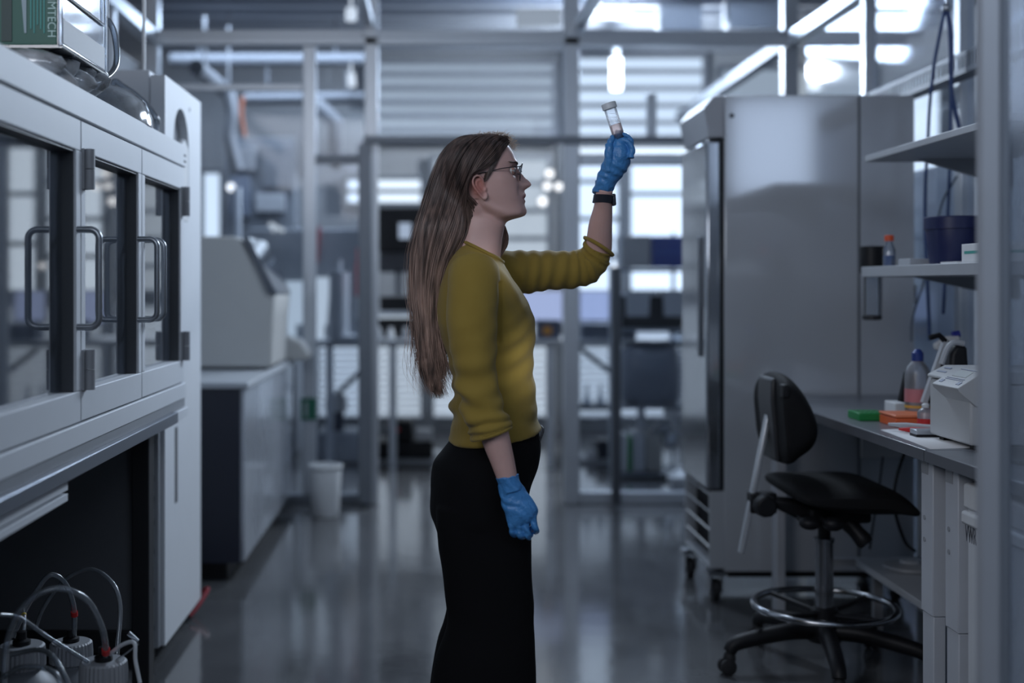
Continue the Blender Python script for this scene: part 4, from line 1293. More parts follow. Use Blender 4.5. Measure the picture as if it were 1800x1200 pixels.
# backrest
prof_f = [(1352, 660), (1362, 652), (1374, 656), (1392, 675), (1410, 705), (1421, 735), (1423, 760), (1414, 782), (1398, 795), (1386, 802), (1380, 811), (1366, 813)]
prof_b = [(1357, 800), (1355, 770), (1352, 735), (1349, 700), (1349, 675)]
rings_ = []
for j in range(15):
    v = math.sin((-1 + 2 * j / 14) * PI / 2 * .999)
    s = max(1e-3, 1 - abs(v) ** 2.6) ** .4
    ring = []
    for px, py in prof_f + prof_b:
        x, z = cp(px, py)
        zm = cp(0, 732)[1]
        xb_ = cp(1352, 0)[0]
        ring.append((xb_ + (x - xb_) * (.55 + .45 * s) + .0 * v * v, cy_ + v * .19, zm + (z - zm) * (.45 + .55 * s)))
    rings_.append(ring)
bk = MB().rings(rings_)
bo = build(bk, 'backrest', SEATM, ch, smooth=60)
sb = bo.modifiers.new('sub', 'SUBSURF')
sb.levels = sb.render_levels = 2
bs = MB()
bs.prism([cp(1344, 664), cp(1352, 660), cp(1356, 700), cp(1358, 760), cp(1360, 806), cp(1352, 806), cp(1348, 750), cp(1343, 700)], 'XZ', cy_ - .085, cy_ + .085)
bso = build(bs, 'back_shell', mat('shell_black', (.03, .031, .035), .4), ch, bevel=.01)
build(box(cp(1348, 0)[0], cp(1358, 0)[0], cy_ - .195, cy_ - .15, cp(0, 690)[1], cp(0, 668)[1]), 'grip_hole', BLACK, bso, bevel=.004)
build(box(cp(1347, 0)[0], cp(1358, 0)[0], cy_ - .025, cy_ + .025, cp(0, 740)[1], cp(0, 718)[1]), 'bar_socket', BLACK, bso)

# ------------------------------------------------------------------ things on the right table
Z = ZB
g0 = thing('tube_rack', 'small green tube rack on the grey table behind the orange box', 'rack', P(1535, 738, 3.98))
gx0, gx1 = XX(1510, 3.98), XX(1560, 3.98)
build(box(gx0, gx1, 3.98, 4.09, Z, Z + .026), 'body', GREENP, g0, bevel=.003)
ho = MB()
for i in range(5):
    for j in range(3):
        ho.cyl((gx0 + .012 + i * .017, 3.995 + j * .035, Z + .026), (gx0 + .012 + i * .017, 3.995 + j * .035, Z + .0268), .006, 10)
build(ho, 'holes', mat('dark_green_hole', (.003, .08, .02), .6), g0)
og = thing('tip_box', 'orange tip box on the grey table beside the green rack', 'box', P(1600, 745, 3.85))
build(MB().box(XX(1562, 3.86), 1.60, 3.80, 3.94, Z, Z + .028), 'base', ORANGE, og, bevel=.003)
build(MB().box(XX(1562, 3.86) - .002, 1.602, 3.798, 3.942, Z + .030, Z + .038), 'lid', mat('orange_lid', (.80, .22, .10), .4), og, bevel=.003)
tag(build(box(XX(1568, 4.15), XX(1602, 4.15), 4.12, 4.22, Z, Z + .045), 'white_carton', PAPER, bevel=.003), 'small white carton behind the orange tip box', 'box')
pg = MB().quad((1.335, 3.30, Z + .001), (1.60, 3.36, Z + .001), (1.62, 3.80, Z + .001), (1.36, 3.74, Z + .001))
po = build(pg, 'paper_sheet', PAPER)
so2 = po.modifiers.new('thick', 'SOLIDIFY')
so2.thickness = .001
tag(po, 'white paper sheet lying on the table edge before the analyser', 'paper')
for i, (a, b_, m_, lab) in enumerate((((1562, 752, 3.72), (1640, 758, 3.62), GREYL, 'silver pipette lying along the orange tip box'), ((1580, 760, 3.66), (1640, 757, 3.60), RED, 'red marker pen lying beside the silver pipette'))):
    p0, p1 = P(*a), P(*b_)
    p0.z = p1.z = Z + .012 + .008 * (1 - i)
    t = thing('pipette' if i == 0 else 'marker_pen', lab, 'pipette' if i == 0 else 'pen', p0)
    build(MB().tube([p0, p0.lerp(p1, .4), p1], [.004, .009, .009], 10), 'body', m_, t)
    build(MB().cyl(p1, p1 + (p1 - p0).normalized() * .02, .006, 10), 'cap', BLACK, t)
tb2 = thing('notebook', 'thin silver notebook with dark underside lying beside the analyser', 'notebook', (1.45, 3.60, Z))
build(box(1.395, 1.64, 3.55, 3.60, Z + .001, Z + .008), 'lower', BLACK, tb2)
build(box(1.395, 1.64, 3.55, 3.60, Z + .008, Z + .022), 'upper', ALU, tb2, bevel=.002)

# analyser
an = thing('benchtop_analyser', 'white benchtop analyser with slanted control panel on the nearer table', 'instrument', (1.6, 3.33, Z))
ax0 = 1.425
build(box(ax0, 1.80, 3.26, 3.53, Z + .014, Z + .175), 'body', mat('analyser_white', (.50, .51, .52), .45, var=.02), an, bevel=.006)
build(MB().box(ax0 + .02, ax0 + .05, 3.28, 3.31, Z, Z + .014).box(ax0 + .02, ax0 + .05, 3.48, 3.51, Z, Z + .014).box(1.74, 1.77, 3.28, 3.31, Z, Z + .014).box(1.74, 1.77, 3.48, 3.51, Z, Z + .014), 'feet', BLACK, an)
AW = MATS['analyser_white']
build(MB().prism([(ax0 - .005, Z + .178), (1.80, Z + .178), (1.80, Z + .212), (ax0 + .045, Z + .212), (ax0 - .005, Z + .186)], 'XZ', 3.255, 3.535), 'lid', AW, an, bevel=.003)
cpn = build(MB().prism([(ax0 + .035, Z + .214), (ax0 - .038, Z + .168), (ax0 - .034, Z + .158), (ax0 + .01, Z + .120), (ax0 + .07, Z + .120), (ax0 + .07, Z + .214)], 'XZ', 3.25, 3.42), 'control_panel', AW, an, bevel=.002)
sl = Vector((ax0 + .035 - (ax0 - .038), 0, .046)).normalized()
nrm = Vector((-sl.z, 0, sl.x))
Rm = Matrix((sl, Vector((0, 1, 0)), nrm)).transposed()
cpos = Vector((ax0 - .0015, 3.335, Z + .191))
build(MB().obox(cpos + sl * .016 + nrm * .0008, .013, .042, .0012, Rm), 'display', mat('lcd', (.62, .66, .66), .2), cpn)
bt = MB()
for (s_, y_, hy) in ((-.024, .055, .010), (-.024, -.055, .010), (-.006, 0, .055), (-.012, 0, .055), (.036, 0, .05)):
    bt.obox(cpos + sl * s_ + Vector((0, y_, 0)) + nrm * .0008, .006 if hy < .02 else .001, hy, .0008, Rm)
build(bt, 'buttons', mat('panel_print', (.20, .23, .33), .5), cpn)
bt2 = MB()
for (s_, hy) in ((.012, .022), (-.008, .03)):
    bt2.obox(Vector((ax0 + .022, 3.48, Z + .2005)) + Vector((.874, 0, .485)) * s_ + Vector((-.485, 0, .874)) * .0008, .003, hy, .0006, R3('Y', -27.5))
build(bt2, 'lid_print', mat('panel_print', (.2, .23, .33), .5), an)
# black pad under the analyser front
tag(build(box(1.43, 1.70, 3.0, 3.24, Z + .0005, Z + .012), 'rubber_mat', RUBBER, bevel=.003), 'black mat on the table before the white analyser', 'mat')

# bottles and racks behind the analyser
def wash(px, d, r, h, m, capm, label, band=None):
    x = XX(px, d)
    t = thing('wash_bottle', label, 'bottle', (x, d, Z))
    build(MB().lathe([(r * .95, 0), (r, .008), (r, h * .66), (r * .8, h * .76), (r * .4, h * .84)], (x, d, Z + .0005)), 'body', m, t)
    build(MB().lathe([(r * .46, h * .84), (r * .46, h * .95), (r * .2, h)], (x, d, Z + .0005)), 'cap', capm, t)
    if band:
        build(MB().lathe([(r * 1.01, h * .28), (r * 1.01, h * .46)], (x, d, Z + .0005)), 'label', band[0], t)
        build(MB().lathe([(r * 1.015, h * .20), (r * 1.015, h * .235)], (x, d, Z + .0005)), 'label_band', band[1], t)
    return t


wash(1613, 3.95, .040, .235, FROST, BLUE, 'tall translucent wash bottle with red label behind the analyser', (mat('pink_label', (.55, .22, .25), .6), mat('yellow_label', (.65, .42, .08), .6)))
wash(1627, 3.70, .024, .085, FROST, WHITE, 'small clear bottle with red band close behind the analyser', (RED, WHITE))
for i, (px0, py0, px1, py1, d, lab) in enumerate(((1584, 698, 1595, 655, 4.0, 'slanted dark holder standing left of the wash bottle'), (1624, 700, 1662, 600, 3.85, 'slanted grey and black pipette stand behind the analyser'))):
    t = thing('pipette_stand', lab, 'stand', P(px0, py0, d))
    p0, p1 = P(px0, py0 + 8, d), P(px1, py1, d)
    build(MB().tube([p0, p1], .010, 4, flat=1.3), 'arm', BLACK if i == 0 else GREYL, t)
    build(MB().tube([p0 + Vector((.016, -.01, 0)), p1 + Vector((.016, -.01, .0))], .010, 4, flat=1.3), 'back_plate', BLACK, t)
    build(MB().box(p0.x - .04, p0.x + .06, d - .05, d + .05, Z + .0005, Z + .012), 'base', BLACK, t)
    if i:
        build(MB().tube([p1, p1 + Vector((-.02, 0, .02)), p1 + Vector((-.05, 0, .012))], .009, 8), 'hook', BLACK, t)
dvx = thing('handheld_scanner', 'black rounded device leaning on the wall behind the analyser', 'device', P(1682, 640, 3.75))
build(MB().prism([(XX(1664, 3.75), Z + .0), (XX(1712, 3.75), Z + .0), (XX(1702, 3.75), ZZ(612, 3.75)), (XX(1696, 3.75), ZZ(606, 3.75)), (XX(1682, 3.75), ZZ(604, 3.75)), (XX(1672, 3.75), ZZ(622, 3.75))], 'XZ', 3.75, 3.82), 'body', BLACK, dvx, bevel=.012)
build(MB().tube(spline([P(1655, 640, 3.74), P(1664, 614, 3.74), P(1676, 602, 3.74), P(1694, 604, 3.74)], 14), .009, 8), 'bumper', GREYL, dvx)
spb = thing('spray_bottle', 'pale spray bottle with blue trigger behind the white analyser', 'bottle', (XX(1668, 4.05), 4.05, Z))
xs_ = XX(1668, 4.05)
build(MB().lathe([(.038, 0), (.042, .01), (.042, .14), (.030, .18), (.015, .20)], (xs_, 4.05, Z + .0005)), 'body', FROST, spb)
build(MB().lathe([(.017, .19), (.017, .225), (.012, .235)], (xs_, 4.05, Z)), 'collar', mat('royal_blue', (.03, .04, .30), .4), spb)
RB = MATS['royal_blue']
zs = Z + .235
build(MB().prism([(xs_ - .050, zs + .012), (xs_ - .045, zs - .008), (xs_ - .012, zs - .004), (xs_ + .03, zs + .01), (xs_ + .03, zs + .04), (xs_ - .01, zs + .038)], 'XZ', 4.035, 4.065), 'head', WHITE, spb, bevel=.004)
build(MB().tube(spline([(xs_ + .02, 4.05, zs + .035), (xs_ + .032, 4.05, zs), (xs_ + .04, 4.05, zs - .04), (xs_ + .062, 4.05, zs - .07)], 12), .007, 8), 'trigger', RB, spb)
build(MB().cyl((xs_ + .012, 4.05, zs + .042), (xs_ + .034, 4.05, zs + .046), .012, 12), 'nozzle', RB, spb)

# ------------------------------------------------------------------ wall shelves on the right
def wall_shelf(z0, th, y0, y1, x0, label, lip):
    t = thing('wall_shelf', label, 'shelf', (1.8, (y0 + y1) / 2, z0))
    build(box(x0, 2.03, y0, y1, z0, z0 + th), 'board', GREYL, t, bevel=.002)
    for y in (y0 + .25, y1 - .12):
        build(MB().prism([(x0 + .14, z0), (2.03, z0), (2.03, z0 - lip)], 'XZ', y, y + .02), 'bracket', GREYL, t)
    return t


wall_shelf(1.742, .022, 3.30, 4.42, 1.55, 'upper white shelf fixed high above the right table', .10)
wall_shelf(1.327, .036, 3.30, 4.37, 1.52, 'lower white shelf at eye level holding the blue bucket', .08)
zs2 = 1.3635
bk_ = thing('blue_bucket', 'large dark blue bucket on the lower right shelf', 'bucket', (1.72, 3.95, zs2))
dbk = 3.95
xbk = XX(1676, dbk)
rbt = (XX(1726, dbk) - XX(1627, dbk)) / 2
hb_ = ZZ(382, dbk) - zs2
BK = mat('bucket_navy', (.008, .014, .075), .4)
build(MB().lathe([(rbt * .78, 0), (rbt * .80, .006), (rbt * .93, hb_ * .72), (rbt * .90, hb_), (rbt * .86, hb_), (rbt * .76, .012)], (xbk, dbk, zs2), n=36), 'body', BK, bk_)
build(MB().lathe([(rbt * .93, hb_ * .74), (rbt, hb_ * .75), (rbt, hb_ * .99), (rbt * .95, hb_ * 1.01), (rbt * .90, hb_ * .98)], (xbk, dbk, zs2), n=36), 'rim', BK, bk_)
x_ = XX(1563, 4.2)
ob = thing('reagent_bottle', 'small clear bottle with orange cap and blue liquid on the shelf', 'bottle', (x_, 4.2, zs2))
build(MB().lathe([(.020, 0), (.0215, .005), (.0215, .055), (.012, .078), (.011, .088)], (x_, 4.2, zs2)), 'body', CLEAR, ob)
build(MB().lathe([(.019, .002), (.0205, .006), (.0205, .036)], (x_, 4.2, zs2)), 'liquid', mat('blue_liquid', (.03, .13, .42), .2), ob)
build(MB().lathe([(.0155, .086), (.0155, .104), (.013, .106)], (x_, 4.2, zs2)), 'cap', mat('orange_cap', (.75, .10, .03), .4), ob)
tag(build(box(XX(1553, 4.25), XX(1562, 4.25), 4.22, 4.26, zs2, zs2 + .035), 'vial_block', mat('dark_teal_block', (.01, .04, .09), .4), bevel=.002), 'small dark blue block beside the orange-capped bottle', 'block')
cd = thing('cup_dispenser', 'black-topped clear tube dispenser fixed to the end of the lower shelf', 'dispenser', (XX(1532, 4.4), 4.42, 1.2))
xcd = XX(1533, 4.42)
build(MB().lathe([(.034, 1.338), (.041, 1.342), (.043, 1.43), (.040, 1.438), (.002, 1.44)], (xcd, 4.42, 0)), 'head', BLACK, cd)
build(MB().lathe([(.030, 1.185), (.030, 1.338)], (xcd, 4.42, 0)), 'tube', CLEAR, cd)
build(MB().lathe([(.026, 1.172), (.034, 1.175), (.034, 1.188), (.028, 1.19)], (xcd, 4.42, 0)), 'end_ring', mat('ring_dark', (.03, .03, .035), .5), cd)
build(MB().box(xcd + .028, xcd + .034, 4.415, 4.425, 1.18, 1.34), 'side_rod', GREYP, cd)
tag(build(box(XX(1583, 4.1), XX(1640, 4.1), 4.02, 4.12, zs2, zs2 + .022), 'flat_box', GREYL, bevel=.002), 'flat grey box on the lower shelf before the bucket', 'box')
bxw = thing('glove_carton', 'white carton with teal print at the near end of the lower shelf', 'box', (1.58, 3.55, zs2))
build(box(XX(1690, 3.6), 1.78, 3.42, 3.6, zs2, zs2 + .055), 'carton', PAPER, bxw, bevel=.002)
build(box(XX(1690, 3.6) - .0006, XX(1690, 3.6), 3.44, 3.58, zs2 + .026, zs2 + .034), 'print', TEAL, bxw)
build(box(XX(1690, 3.6) + .005, 1.76, 3.4190, 3.4199, zs2 + .026, zs2 + .034), 'print', TEAL, bxw)
tag(build(MB().box(1.56, 1.66, 3.66, 3.78, zs2, zs2 + .006), 'paper_pad', PAPER), 'thin white pad lying on the shelf beside the bucket', 'paper')
# perforated cable tray along the wall
ct = thing('cable_tray', 'perforated metal cable tray climbing along the right wall', 'tray', (2.0, 4.6, 2.16))
zc0 = 1.3 + .437 * 2.0
tr = MB()
tr.box(1.985, 1.991, 3.6, 5.62, zc0 - .012, zc0 + .004).box(1.985, 1.991, 3.6, 5.62, zc0 - .075, zc0 - .06)
for i in range(64):
    tr.box(1.985, 1.991, 3.61 + i * .0315, 3.61 + i * .0315 + .012, zc0 - .06, zc0 - .012)
tr.box(1.985, 2.06, 3.6, 5.62, zc0 - .079, zc0 - .075)
build(tr, 'channel', mat('tray_zinc', (.22, .24, .27), .5, .5), ct)
# hanging blue cords
CORD = mat('blue_cord', (.02, .06, .20), .45)
dco = 4.66
hk = thing('cord_hook', 'steel hook on a rod holding the blue cords at the upper right', 'hook', P(1664, 14, dco))
build(MB().cyl(P(1664, 12, dco), P(1664, -60, dco) + Vector((0, 0, .3)), .006, 10).ball(P(1664, 14, dco), .018), 'rod', STEEL, hk)
for i, (pts, r, lab) in enumerate((
        ([(1662, 14), (1652, 60), (1641, 120), (1634, 190), (1631, 250), (1627, 320), (1626, 400), (1629, 470), (1633, 560), (1634, 598)], .0065, 'long blue cord hanging furthest left behind the shelves'),
        ([(1665, 14), (1672, 60), (1673, 110), (1672, 150), (1676, 180), (1686, 225)], .0085, 'thick blue cord hanging to the upper shelf'),
        ([(1664, 16), (1669, 60), (1671, 130), (1671, 200), (1669, 300), (1667, 360), (1666, 382), (1662, 470), (1658, 552)], .006, 'dark blue cord hanging behind the blue bucket'),
        ([(1682, 310), (1670, 330), (1655, 360), (1640, 430), (1622, 500), (1604, 560), (1602, 600)], .004, 'thin grey-blue wire sagging diagonally behind the shelves'))):
    tag(build(MB().tube(spline([P(a, b_, dco) for a, b_ in pts], 48), r, 8), 'hanging_cord', CORD if i < 3 else mat('thin_wire', (.12, .15, .20), .5)), lab, 'cord', 'cords hanging at the upper right')
tag(build(box(XX(1604, 5.2), XX(1609, 5.2), 5.18, 5.22, ZZ(535, 5.2), ZZ(500, 5.2)), 'wall_socket', WHITE, bevel=.003), 'small white socket on the wall right of the refrigerator', 'socket')

# ------------------------------------------------------------------ the person
YC = 3.30
person = thing('person', 'person with long brown hair and mustard sweater holding a tube up to the light', 'person', (XX(850, YC), YC, 0))


def evaluated(o, name, m, parent, voxel, smooth=3, factor=.5, displace=None):
    """voxel-fuse a set of overlapping closed shapes into one continuous skin"""
    r = o.modifiers.new('fuse', 'REMESH')
    r.mode = 'VOXEL'
    r.voxel_size = voxel
    s = o.modifiers.new('soft', 'SMOOTH')
    s.iterations = smooth
    s.factor = factor
    dg = bpy.context.evaluated_depsgraph_get()
    me = bpy.data.meshes.new_from_object(o.evaluated_get(dg))
    me.name = name
    bpy.data.objects.remove(o)
    if displace:
        ns = [v.normal.copy() for v in me.vertices]
        for v, n_ in zip(me.vertices, ns):
            v.co += n_ * displace(v.co, n_)
    me.shade_smooth()
    me.materials.clear()
    me.materials.append(m)
    r_ = bpy.data.objects.new(name, me)
    COL.objects.link(r_)
    r_.parent = parent
    me.transform(Matrix.Translation(-rootloc(parent)))
    return r_


def raw(mb):
    """link collected shapes in world coordinates, to be fused"""
    bmesh.ops.recalc_face_normals(mb.bm, faces=mb.bm.faces[:])
    me = bpy.data.meshes.new('raw')
    mb.bm.to_mesh(me)
    mb.bm.free()
    o = bpy.data.objects.new('raw', me)
    COL.objects.link(o)
    return o


def prof_loft(rings, n=40, y0=YC, exp=1.0, sag=0.0):
    """rings: (back px, back py, front px, front py, half width m [, y offset]) read on the plane y0"""
    out = []
    for rg in rings:
        bx_, by_, fx_, fy_, w = rg[:5]
        yo = rg[5] if len(rg) > 5 else 0
        B, Fp = P(bx_, by_, y0), P(fx_, fy_, y0)
        c, a = (B + Fp) / 2, (Fp - B) / 2
        ring = []
        for i in range(n):
            t = 2 * PI * i / n
            co, si = math.cos(t), math.sin(t)
            co = abs(co) ** exp * (1 if co > 0 else -1)
            si_ = abs(si) ** exp * (1 if si > 0 else -1)
            ring.append(c + a * co + Vector((0, w * si_ + yo, -sag * abs(si))))
        out.append(ring)
    return out


def densify(rings, k):
    """Catmull-Rom along the rings"""
    m = len(rings)
    n = len(rings[0])
    res = [[None] * n for _ in range((m - 1) * k + 1)]
    for i in range(n):
        col = spline([r[i] for r in rings], (m - 1) * k + 1)
        for j, p in enumerate(col):
            res[j][i] = p
    return res


# ---- head ---------------------------------------------------------------
XF = [(242, 850), (244, 868), (248, 883), (254, 891), (261, 897), (270, 902), (280, 906), (287, 908.5), (295, 908.5), (303, 907.5), (312, 908), (322, 910.5), (332, 914), (340, 917),
      (348, 918), (356, 919.5), (362, 922), (368, 924.5), (374, 925), (379, 922), (382, 914), (385, 902), (388, 893), (391, 889), (397, 886.5), (420, 882), (450, 879), (480, 876)]
XBK = [(242, 848), (244, 828), (248, 812), (254, 800), (262, 788), (272, 779), (285, 772), (300, 769), (315, 770), (330, 775), (345, 784), (360, 796), (375, 805), (390, 809), (420, 806), (450, 796), (480, 790)]
WD = [(242, .006), (244, .028), (248, .043), (254, .054), (262, .064), (275, .072), (290, .0755), (305, .0755), (320, .074), (335, .071), (348, .067), (360, .061), (370, .056), (379, .050), (385, .048), (391, .049), (400, .050), (420, .051), (450, .058), (480, .075)]
NOSE = [(290, 0), (296, 2.0), (300, 5.5), (304, 9), (308, 12.5), (312, 16), (317, 20.5), (321, 23.5), (325, 23.5), (328, 20), (331, 14), (334, 8.5), (337, 5), (341, 3.5), (345, 1)]
LIPS = [(336, 0), (340, 3.5), (344, 6.2), (347, 4.5), (349, 1.8), (351, 3.2), (354, 4.2), (357, 1.5), (361, 0), (366, 0)]


def g(x, s):
    return math.exp(-(x / s) ** 2)


def head_point(py, t):
    xf, xb_, w = interp(XF, py), interp(XBK, py), interp(WD, py)
    co, si = math.cos(t), math.sin(t)
    front = max(0.0, co)
    jaw = max(0.0, min(1.0, (py - 330) / 40.0)) * max(0.0, min(1.0, (392 - py) / 8.0))
    ex = 0.80 + 0.35 * jaw * front
    u = .5 + .5 * (abs(co) ** (0.92) * (1 if co > 0 else -1))
    # widest point lies behind the middle on the face
    px = xb_ + (xf - xb_) * u
    yy = w * abs(si) ** ex * (1 if si > 0 else -1)
    if front > 0:
        n_ = interp(NOSE, py)
        wn = .0075 + .0085 * g(py - 325, 8)
        px += n_ * g(yy, wn)
        px += interp(LIPS, py) * g(yy, .021)
        # eye sockets, brow, cheek
        px -= 9.0 * g(abs(yy) - .032, .014) * g(py - 301, 8.5)
        px += 3.0 * g(abs(yy) - .026, .020) * g(py - 287, 5)
        px += 3.0 * g(abs(yy) - .040, .018) * g(py - 321, 10)
        px -= 2.5 * g(abs(yy) - .028, .008) * g(py - 338, 9)
    # jaw edge and hollow below it
    s = 1 if yy > 0 else -1
    lj = interp([(838, 345), (848, 365), (870, 378), (892, 386), (915, 384)], px)
    if 836 < px < 915 and 335 < py < 396:
        yy += s * (.005 * g(py - (lj - 7), 7) - .007 * g(py - (lj + 7), 6))
    # temples and cheek plane
    yy -= s * .004 * g(px - 892, 14) * g(py - 296, 16)
    yy += s * .004 * g(px - 884, 16) * g(py - 318, 12)
    p = P(px, py, YC)
    p.y = YC + yy
    return p


body = MB()
rows = [242, 243, 244, 246, 248, 251] + [254 + i * 1.5 for i in range(99)] + [404 + i * 6 for i in range(13)]
body.rings([[head_point(py, 2 * PI * i / 72) for i in range(72)] for py in rows])


def surf_y(px, py):
    """half width of the head at a picture point"""
    best = min((abs((head_point(py, t).x) - XX(px, YC)), t) for t in [PI * i / 200 for i in range(201)])
    return head_point(py, best[1]).y - YC


# ears
for s in (-1, 1):
    ye = YC + s * .071
    def E(px, py, o=0.0):
        p = P(842 + (px - 842) * .88, 331 + (py - 331) * .92, YC)
        p.y = ye + s * o
        return p
    helix = spline([E(850, 329, .001), (E(847, 319, .009)), E(840, 312.5, .016), E(832, 313.5, .020), E(827.5, 322, .020), E(830.5, 333, .017), E(837, 342, .013), E(844, 350, .008), E(850, 354, .005), E(854, 351, .003), E(854, 344, 0)], 40)
    body.tube(helix, [.0036] * 30 + [.004, .0045, .005, .0054, .0056, .0054, .005, .0045, .004, .003], 8)
    anti = spline([E(846, 322, .004), E(838, 320, .009), E(834.5, 327, .011), E(839, 336, .009), E(846, 343, .006)], 18)
    body.tube(anti, .0030, 8)
    plate = []
    for o_ in (-.004, .004):
        plate.append([E(px, py, o_ + .008 * (850 - px) / 20) for px, py in ((851, 328), (846, 319), (839, 314), (832, 316), (829.5, 323), (832, 332), (838, 340), (845, 348), (851, 351), (854, 345), (853, 336))])
    body.rings(plate)
    body.ball(E(852.5, 337, .002), .004, .005, .006, 8)

# trunk hidden by the clothes
body.rings(densify(prof_loft([(806, 440, 876, 452, .064), (806, 452, 880, 470, .08), (802, 470, 888, 492, .125), (796, 510, 900, 520, .135), (794, 550, 915, 550, .130), (806, 620, 915, 615, .112), (818, 690, 915, 680, .10),
                              (818, 760, 920, 750, .11), (790, 840, 918, 840, .14), (785, 900, 910, 900, .15), (795, 940, 910, 940, .13)]), 3))

YR, YLF = YC - .185, YC + .185        # the two shoulders


def limb(mb, pts, radii, n=20, k=6, ruffle=None):
    sm = spline(pts, (len(pts) - 1) * k + 1)
    rr = spline([(r, 0, 0) for r in radii], len(sm))
    if ruffle is None:
        mb.tube(sm, [r.x for r in rr], n)
    else:
        prev = None
        rings = []
        m_ = len(sm)
        for i, p in enumerate(sm):
            t = (sm[min(i + 1, m_ - 1)] - sm[max(i - 1, 0)]).normalized()
            if prev is None:
                u = Vector((0, -1, 0)) - t * t.dot(Vector((0, -1, 0)))
            else:
                u = prev - t * prev.dot(t)
            u.normalize()
            prev = u
            w = t.cross(u)
            rings.append([p + (u * math.cos(a) + w * math.sin(a)) * (rr[i].x + ruffle(i / (m_ - 1), a)) for a in [2 * PI * q / n for q in range(n)]])
        mb.rings(rings)
    return sm


# right arm, hanging: shoulder, elbow, wrist
RA = [Vector((XX(829, YC), YR + .01, ZZ(478, YC))), P(833, 560, 3.10), P(840, 655, 3.08), P(866, 752, 3.07), P(884, 812, 3.07), P(893, 845, 3.07)]
limb(body, RA, [.042, .042, .038, .037, .030, .025])
# left arm, raised: shoulder, elbow, wrist
ELB = P(1050, 468, 3.49)
WR = P(1061, 346, 3.40)
LA = [Vector((XX(862, YC), YLF - .02, ZZ(478, YC))), P(935, 478, 3.48), P(1010, 474, 3.49), ELB]
limb(body, LA, [.042, .042, .038, .036])
limb(body, [ELB + Vector((-.008, 0, .012)), P(1052, 440, 3.48), P(1055, 400, 3.45), P(1060, 365, 3.42), WR, P(1064, 332, 3.39)], [.036, .0375, .034, .0265, .0235, .022])

# legs and feet
for yo, sx in ((-.085, 0), (.085, 6)):
    limb(body, [P(850 + sx, 880, YC) + Vector((0, yo, 0)), P(855 + sx, 1000, YC) + Vector((0, yo, 0)), P(852 + sx, 1110, YC) + Vector((0, yo * 1.05, 0)), P(842 + sx, 1230, YC) + Vector((0, yo * 1.1, 0)),
                P(838 + sx, 1325, YC) + Vector((0, yo * 1.1, 0))], [.085, .070, .052, .050, .036])
    body.ball((XX(866 + sx, YC), YC + yo * 1.1, .045), .115, .038, .036, 14)


# ---- hands --------------------------------------------------------------
def chain(mb, pts, radii, n=12):
    pts = [Vector(p) for p in pts]
    mb.tube(spline(pts, (len(pts) - 1) * 5 + 1), [interp([(j, r) for j, r in enumerate(radii)], q / 5) for q in range((len(pts) - 1) * 5 + 1)], n)
    mb.ball(pts[-1], radii[-1], n=10)
    for p, r in zip(pts[1:-1], radii[1:-1]):
        mb.ball(p, r * 1.06, n=10)


def left_hand(mb, k=1.0):
    """raised hand pinching the tube; fingers curl over towards her, back of the hand to the right"""
    d = 3.375
    q = lambda px, py, o=0.0: P(px, py, d) + Vector((0, o, 0))
    w0 = q(1063, 328, .012)
    # palm: rows from wrist to knuckles; y offset is across the hand
    rows = [(q(1062, 335, .02), .024, .025), (q(1068, 316, .01), .027, .030), (q(1079, 296, .0), .033, .036), (q(1086, 280, 0), .037, .036), (q(1089, 266, 0), .037, .030), (q(1089, 255, 0), .033, .024), (q(1088, 249, 0), .026, .016)]
    rg = []
    for c, a, b_ in rows:
        rg.append([c + Vector((math.cos(t) * b_ * k * .97, math.sin(t) * a * k, -math.cos(t) * b_ * k * .20)) for t in [2 * PI * i / 20 for i in range(20)]])
    mb.rings(densify(rg, 3))
    # four fingers: knuckle, middle joint, end joint, tip
    f = [(-.033, (1106, 280), (1107, 259), (1094, 247), (1083, 252), .0078),
         (-.011, (1107, 272), (1107, 248), (1094, 238), (1082, 245), .0084),
         (.011, (1104, 264), (1101, 243), (1092, 233), (1083, 237), .0086),
         (.031, (1100, 262), (1097, 244), (1093, 235), (1087, 231), .0084)]
    for o, a, b_, c, e, r in f:
        chain(mb, [q(*a, o), q(*b_, o * .85), q(*c, o * .7), q(*e, o * .6)], [r * 1.12 * k, r * 1.05 * k, r * .95 * k, r * .82 * k])
    # thumb leaves the side of the palm and closes against the fingers
    chain(mb, [q(1070, 300, -.014), q(1068, 276, -.026), q(1069, 257, -.020), q(1075, 243, -.010)], [.0150 * k, .0120 * k, .0105 * k, .0090 * k])
    mb.ball(q(1072, 292, -.012), .020 * k, .018 * k, .028 * k, 12)


